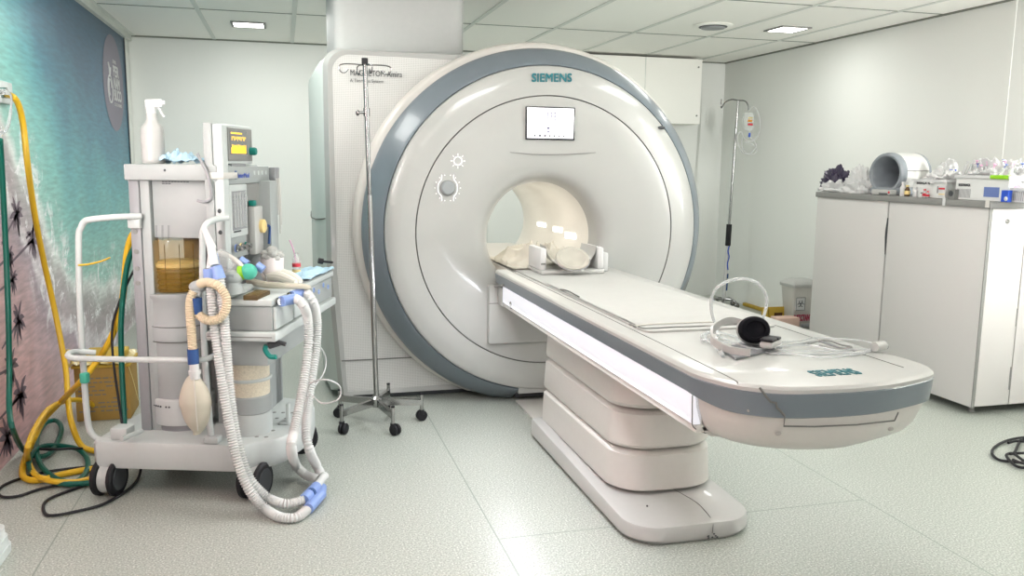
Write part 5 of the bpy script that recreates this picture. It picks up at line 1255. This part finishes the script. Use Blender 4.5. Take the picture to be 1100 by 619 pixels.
# white sheet with crease on the pad
def sh(a, b):
    x = 1.195+.50*a; y = 2.66+1.12*b
    z = .0035+.0022*noise.noise(Vector((a*5, b*9, 1)))+.004*max(0, 1-abs(b-.14-.02*a)*26)
    return Vector((x, y, TT+z))
mb = MB(); mb.sheetgrid(sh, 36, 70, .0028); fin(mb, 'paper_sheet', 'sheet', label='white paper sheet with a cross fold covering the middle of the table pad', cat='sheet')
def tp(px, py, z=.80): return W(px, py, z=z)
mb = MB(); mb.tube([tp(677, 351, .8005), tp(697, 348.5, .8010), tp(720, 347.5, .801), tp(745, 346.5, .801), tp(770, 345.8, .8005)], .0025, seg=6); fin(mb, 'sheet_fold', mat('fold_line', (.62, .60, .55), .8), bpy.data.objects['paper_sheet'])
for pts in (((602, 311), (610, 312.5), (622, 319)), ((676, 348.5), (683, 351.5))):
    o = fin(MB().tube([tp(*p, .802) for p in pts], .003, seg=6), 'strap_slot', 'seam', T)
# headphones
c = tp(807, 356, .84)
t = thing('headphones', 'black and white padded headphones lying near the table foot end', 'headphones', (c.x, c.y, .80))
dirv = Vector((-.25, -1, .30)).normalized(); X_ = dirv.to_track_quat('Z', 'Y').to_matrix()
c1 = tp(808, 355, .842)
mb = MB(); mb.lathe([(.030, .0), (.044, .003), (.050, .012), (.050, .026), (.044, .036), (.032, .038), (.030, .030), (.001, .026)], tuple(c1), X=X_, seg=36, sy=.86); fin(mb, 'ear_cushion', mat('matt_black_pad', (.006, .006, .009), .75, spec=.15), t)
mb = MB(); mb.lathe([(.001, -.034), (.030, -.032), (.046, -.018), (.052, .0), (.050, .010), (.001, .012)], tuple(c1), X=X_, seg=36, sy=.88); fin(mb, 'ear_shell', 'white', t)
mb = MB(); P_ = [tp(798, 347, .865), tp(784, 344, .872), tp(772, 348, .868), tp(765, 356, .848), tp(766, 366, .825), tp(776, 373, .808), tp(790, 377, .806), tp(806, 379, .806)]
PP = catmull(P_, 6, False); rg = []
for i, p in enumerate(PP):
    d = (PP[min(i+1, len(PP)-1)]-PP[max(0, i-1)]).normalized(); n_ = Vector((0, 0, 1)).cross(d).normalized(); u_ = d.cross(n_)
    rg.append([p+u_*a_*.011+n_*b_*.004 for a_, b_ in ((-1, -1), (1, -1), (1, 1), (-1, 1))])
mb.loft(rg); fin(mb, 'headband', 'white', t)
c2_ = tp(828, 369, .815); X2 = Vector((.3, .5, .8)).to_track_quat('Z', 'Y').to_matrix()
mb = MB(); mb.box((-.045, -.022, -.010), (.045, .022, .012), .009, X=lambda q: c2_+Matrix.Rotation(R_(38), 3, 'Z') @ q); fin(mb, 'second_shell', 'white', t)
mb = MB(); mb.box((-.046, -.023, .012), (-.005, .020, .022), .006, X=lambda q: c2_+Matrix.Rotation(R_(38), 3, 'Z') @ q); mb.box((.002, -.023, .012), (.030, .020, .020), .005, X=lambda q: c2_+Matrix.Rotation(R_(38), 3, 'Z') @ q); fin(mb, 'second_cushion', 'black', t)
# air tube loop standing over the headphones
yk2 = c1.y+.02
fin(MB().tube([tp(772, 352, .82), W(767, 345, y=yk2+.06), W(764, 332, y=yk2+.05), W(765, 318, y=yk2+.03), W(773, 307, y=yk2), W(788, 300.5, y=yk2), W(803, 300, y=yk2), W(816, 306, y=yk2), W(823, 318, y=yk2), W(823, 330, y=yk2+.02), tp(819, 343, .83), tp(812, 350, .86)], .0052, seg=10), 'air_tube', 'clear', label='clear air tube arching in a loop above the headphones', cat='tube')
# grey ribbed pad
mb = MB(); P_ = [tp(775, 377.5, .7885), tp(790, 387, .7885), tp(829, 377.5, .7885), tp(840, 374.5, .7885), tp(800, 368, .7885)]
mb.loft([P_, [p+Vector((0, 0, .007)) for p in P_]], smooth=False); fin(mb, 'grey_pad', 'pad', label='flat grey pad lying under the tubes beside the headphones', cat='pad')
# bundle of clear and grey lines
lines = [
 ([(762, 364), (780, 368), (800, 372), (830, 380), (860, 381), (890, 380), (920, 379), (936, 376)], 'clear', .0036, 'clear line lying lowest of the bundle towards the foot end'),
 ([(765, 370), (758, 362), (768, 356), (790, 362), (820, 372), (850, 377), (880, 377), (915, 376), (938, 375)], 'clear', .0034, 'clear line curling left of the headphones then running to the foot end'),
 ([(770, 360), (783, 366), (812, 375), (840, 372), (870, 371), (900, 377), (930, 380)], 'clear', .0030, 'clear line crossing the grey pad towards the white plug'),
 ([(838, 368), (860, 366), (878, 363), (900, 364), (925, 366), (940, 370)], 'clear', .0030, 'clear line along the far side of the bundle'),
 ([(842, 372), (862, 369), (880, 367), (893, 371), (905, 374), (918, 376)], 'cartmid', .0034, 'grey lead curling in the middle of the bundle'),
 ([(868, 370), (882, 366), (893, 367), (905, 371), (915, 373), (898, 375), (880, 371)], 'greyedge', .0030, 'dark grey lead tangled beside the white plug'),
 ([(828, 378), (850, 380), (880, 384), (912, 382), (940, 377)], 'clear', .0030, 'clear line nearest the maker name on the foot end')]
for k, (pts, mt, r, lab) in enumerate(lines):
    fin(MB().tube([tp(px, py, .792+.004*(k % 3)+.004*math.sin(i*1.3+k)) for i, (px, py) in enumerate(pts)], r, seg=8), 'coiled_line', mt, label=lab, cat='tube')
t = thing('air_plug', 'white round plug lying at the end of the clear lines', 'plug', tuple(tp(944, 372, .79)))
mb = MB(); mb.cyl(tp(939, 373, .805), tp(949, 371.5, .805), .016); fin(mb, 'plug_body', 'white', t)
mb = MB(); mb.cyl(tp(949, 371.5, .803), tp(953, 373.5, .800), .007); fin(mb, 'plug_tip', 'clear', t)
t = thing('ear_piece', 'pair of clear ear pieces curled left of the headphones', 'ear piece', tuple(tp(762, 362, .79)))
mb = MB(); mb.tube([tp(770, 364, .80), tp(756, 366, .797), tp(754, 360, .80), tp(763, 357, .803), tp(773, 359, .80), tp(768, 368, .797)], .006, seg=8); fin(mb, 'ear_tube', 'clear', t)
mb = MB(); mb.tube([tp(770, 371, .796), tp(772, 378, .793), tp(777, 383, .792), tp(774, 374, .80)], .005, seg=8); fin(mb, 'ear_hook', 'clear', t)
# black cable heap on the floor at the right
for k, pts in enumerate(([(1110, 470), (1095, 470.5), (1080, 474), (1068, 481), (1066, 488), (1073, 494), (1086, 496), (1100, 497), (1112, 497)],
 [(1112, 480), (1098, 472), (1090, 486), (1085, 487), (1081, 489), (1083, 493), (1092, 501), (1104, 503), (1114, 502)],
 [(1083, 476), (1092, 474), (1104, 475), (1112, 478)], [(1085, 488), (1095, 487), (1110, 487)], [(1088, 494), (1096, 497), (1106, 499), (1114, 499)], [(1090, 488), (1098, 494), (1108, 500)])):
    fin(MB().tube([W(px, py, z=.010+.006*k) for px, py in pts], .0065, seg=8), 'black_cable', 'black', label='black cable in the heap on the floor at the right edge, ' + ('outermost loop', 'inner loop', 'short upper strand', 'middle strand', 'lower strand', 'slanting strand')[k], cat='cable')
# ================================================================= LIGHTS & CAMERA
def downlight(x, y, lab, s=.11, power=28):
    t = thing('ceiling_light', lab, 'ceiling light', (x, y, H))
    t['group'] = 'small square ceiling lights'
    mb = MB()
    for a, b in (((-s-.018, -s-.018), (s+.018, -s)), ((-s-.018, s), (s+.018, s+.018)), ((-s-.018, -s), (-s, s)), ((s, -s), (s+.018, s))):
        mb.box((x+a[0], y+a[1], H-.010), (x+b[0], y+b[1], H-.0005))
    fin(mb, 'frame', 'greyedge', t)
    fin(MB().box((x-s, y-s, H-.008), (x+s, y+s, H-.001)), 'diffuser', 'light', t)
    la = bpy.data.lights.new('lamp', 'AREA'); la.shape = 'SQUARE'; la.size = s*2; la.energy = power; la.color = (.99, 1, .962)
    lo = bpy.data.objects.new('lamp', la); COL.objects.link(lo); lo.location = (x, y, H-.02)
    return t
a = W(267, 26, z=H); downlight(a.x, a.y, 'small square ceiling light above the anaesthesia cart, left of the column', power=LP[0])
a = W(846, 31, z=H); downlight(a.x, a.y, 'small square ceiling light above the cabinets on the right', power=LP[1])
def panel(x, y, sx, sy, power, col=(.99, 1, .962)):
    la = bpy.data.lights.new('lamp', 'AREA'); la.shape = 'RECTANGLE'; la.size = sx; la.size_y = sy; la.energy = power; la.color = col
    lo = bpy.data.objects.new('lamp', la); COL.objects.link(lo); lo.location = (x, y, H-.03)
for x, y, p in PANELS: panel(x, y, .6, .6, p)
la = bpy.data.lights.new('added_front_fill', 'AREA'); la.shape = 'RECTANGLE'; la.size = 4.2; la.size_y = 1.9; la.energy = FRONT_FILL; la.color = (.97, .99, 1)  # added soft fill along the front wall, which has no window
lo = bpy.data.objects.new('added_front_fill', la); COL.objects.link(lo); lo.location = (1.5, YF+.12, 1.35); lo.rotation_euler = (R_(90), 0, 0)
def added_uplight(x, y, l, rz, power, tilt):  # added unseen fixtures that brighten the ceiling and soften the room
    t = thing('added_uplighter', 'added unseen white uplighter on the %s wall beside the camera' % ('left' if x < 0 else 'right'), 'added fill lamp', (x, y, 1.86))
    s = 1 if x < 1 else -1
    fin(MB().box((x, y-l/2, 1.86), (x+s*.10, y+l/2, 1.90), .01), 'housing', 'white', t)
    la = bpy.data.lights.new('added_uplight', 'AREA'); la.shape = 'RECTANGLE'; la.size = .08; la.size_y = l; la.energy = power; la.color = (.99, 1, .962)
    lo = bpy.data.objects.new('added_uplight', la); COL.objects.link(lo); lo.location = (x+s*.06, y, 1.92); lo.rotation_euler = (R_(180-tilt), 0, 0)
added_uplight(XL+.001, 1.9, 2.0, 0, CEIL_FILL[0], 50); added_uplight(XR-.001, 1.6, 2.0, 0, CEIL_FILL[1], 50)
w = bpy.data.worlds.new('World'); scene.world = w; w.use_nodes = True
w.node_tree.nodes['Background'].inputs[0].default_value = (.9, .95, 1, 1); w.node_tree.nodes['Background'].inputs[1].default_value = .3
cam = bpy.data.cameras.new('camera'); co = bpy.data.objects.new('camera', cam); COL.objects.link(co)
cam.sensor_fit = 'HORIZONTAL'; cam.sensor_width = 36; cam.lens = FOC/1100*36; cam.clip_start = .05
co.matrix_world = Matrix.Translation(CAMP) @ ROT.to_4x4()
scene.camera = co
vs_ = scene.view_settings; vs_.view_transform = 'Standard'; vs_.look = 'None'; vs_.gamma = 1; vs_.use_curve_mapping = False; vs_.exposure = EXPO
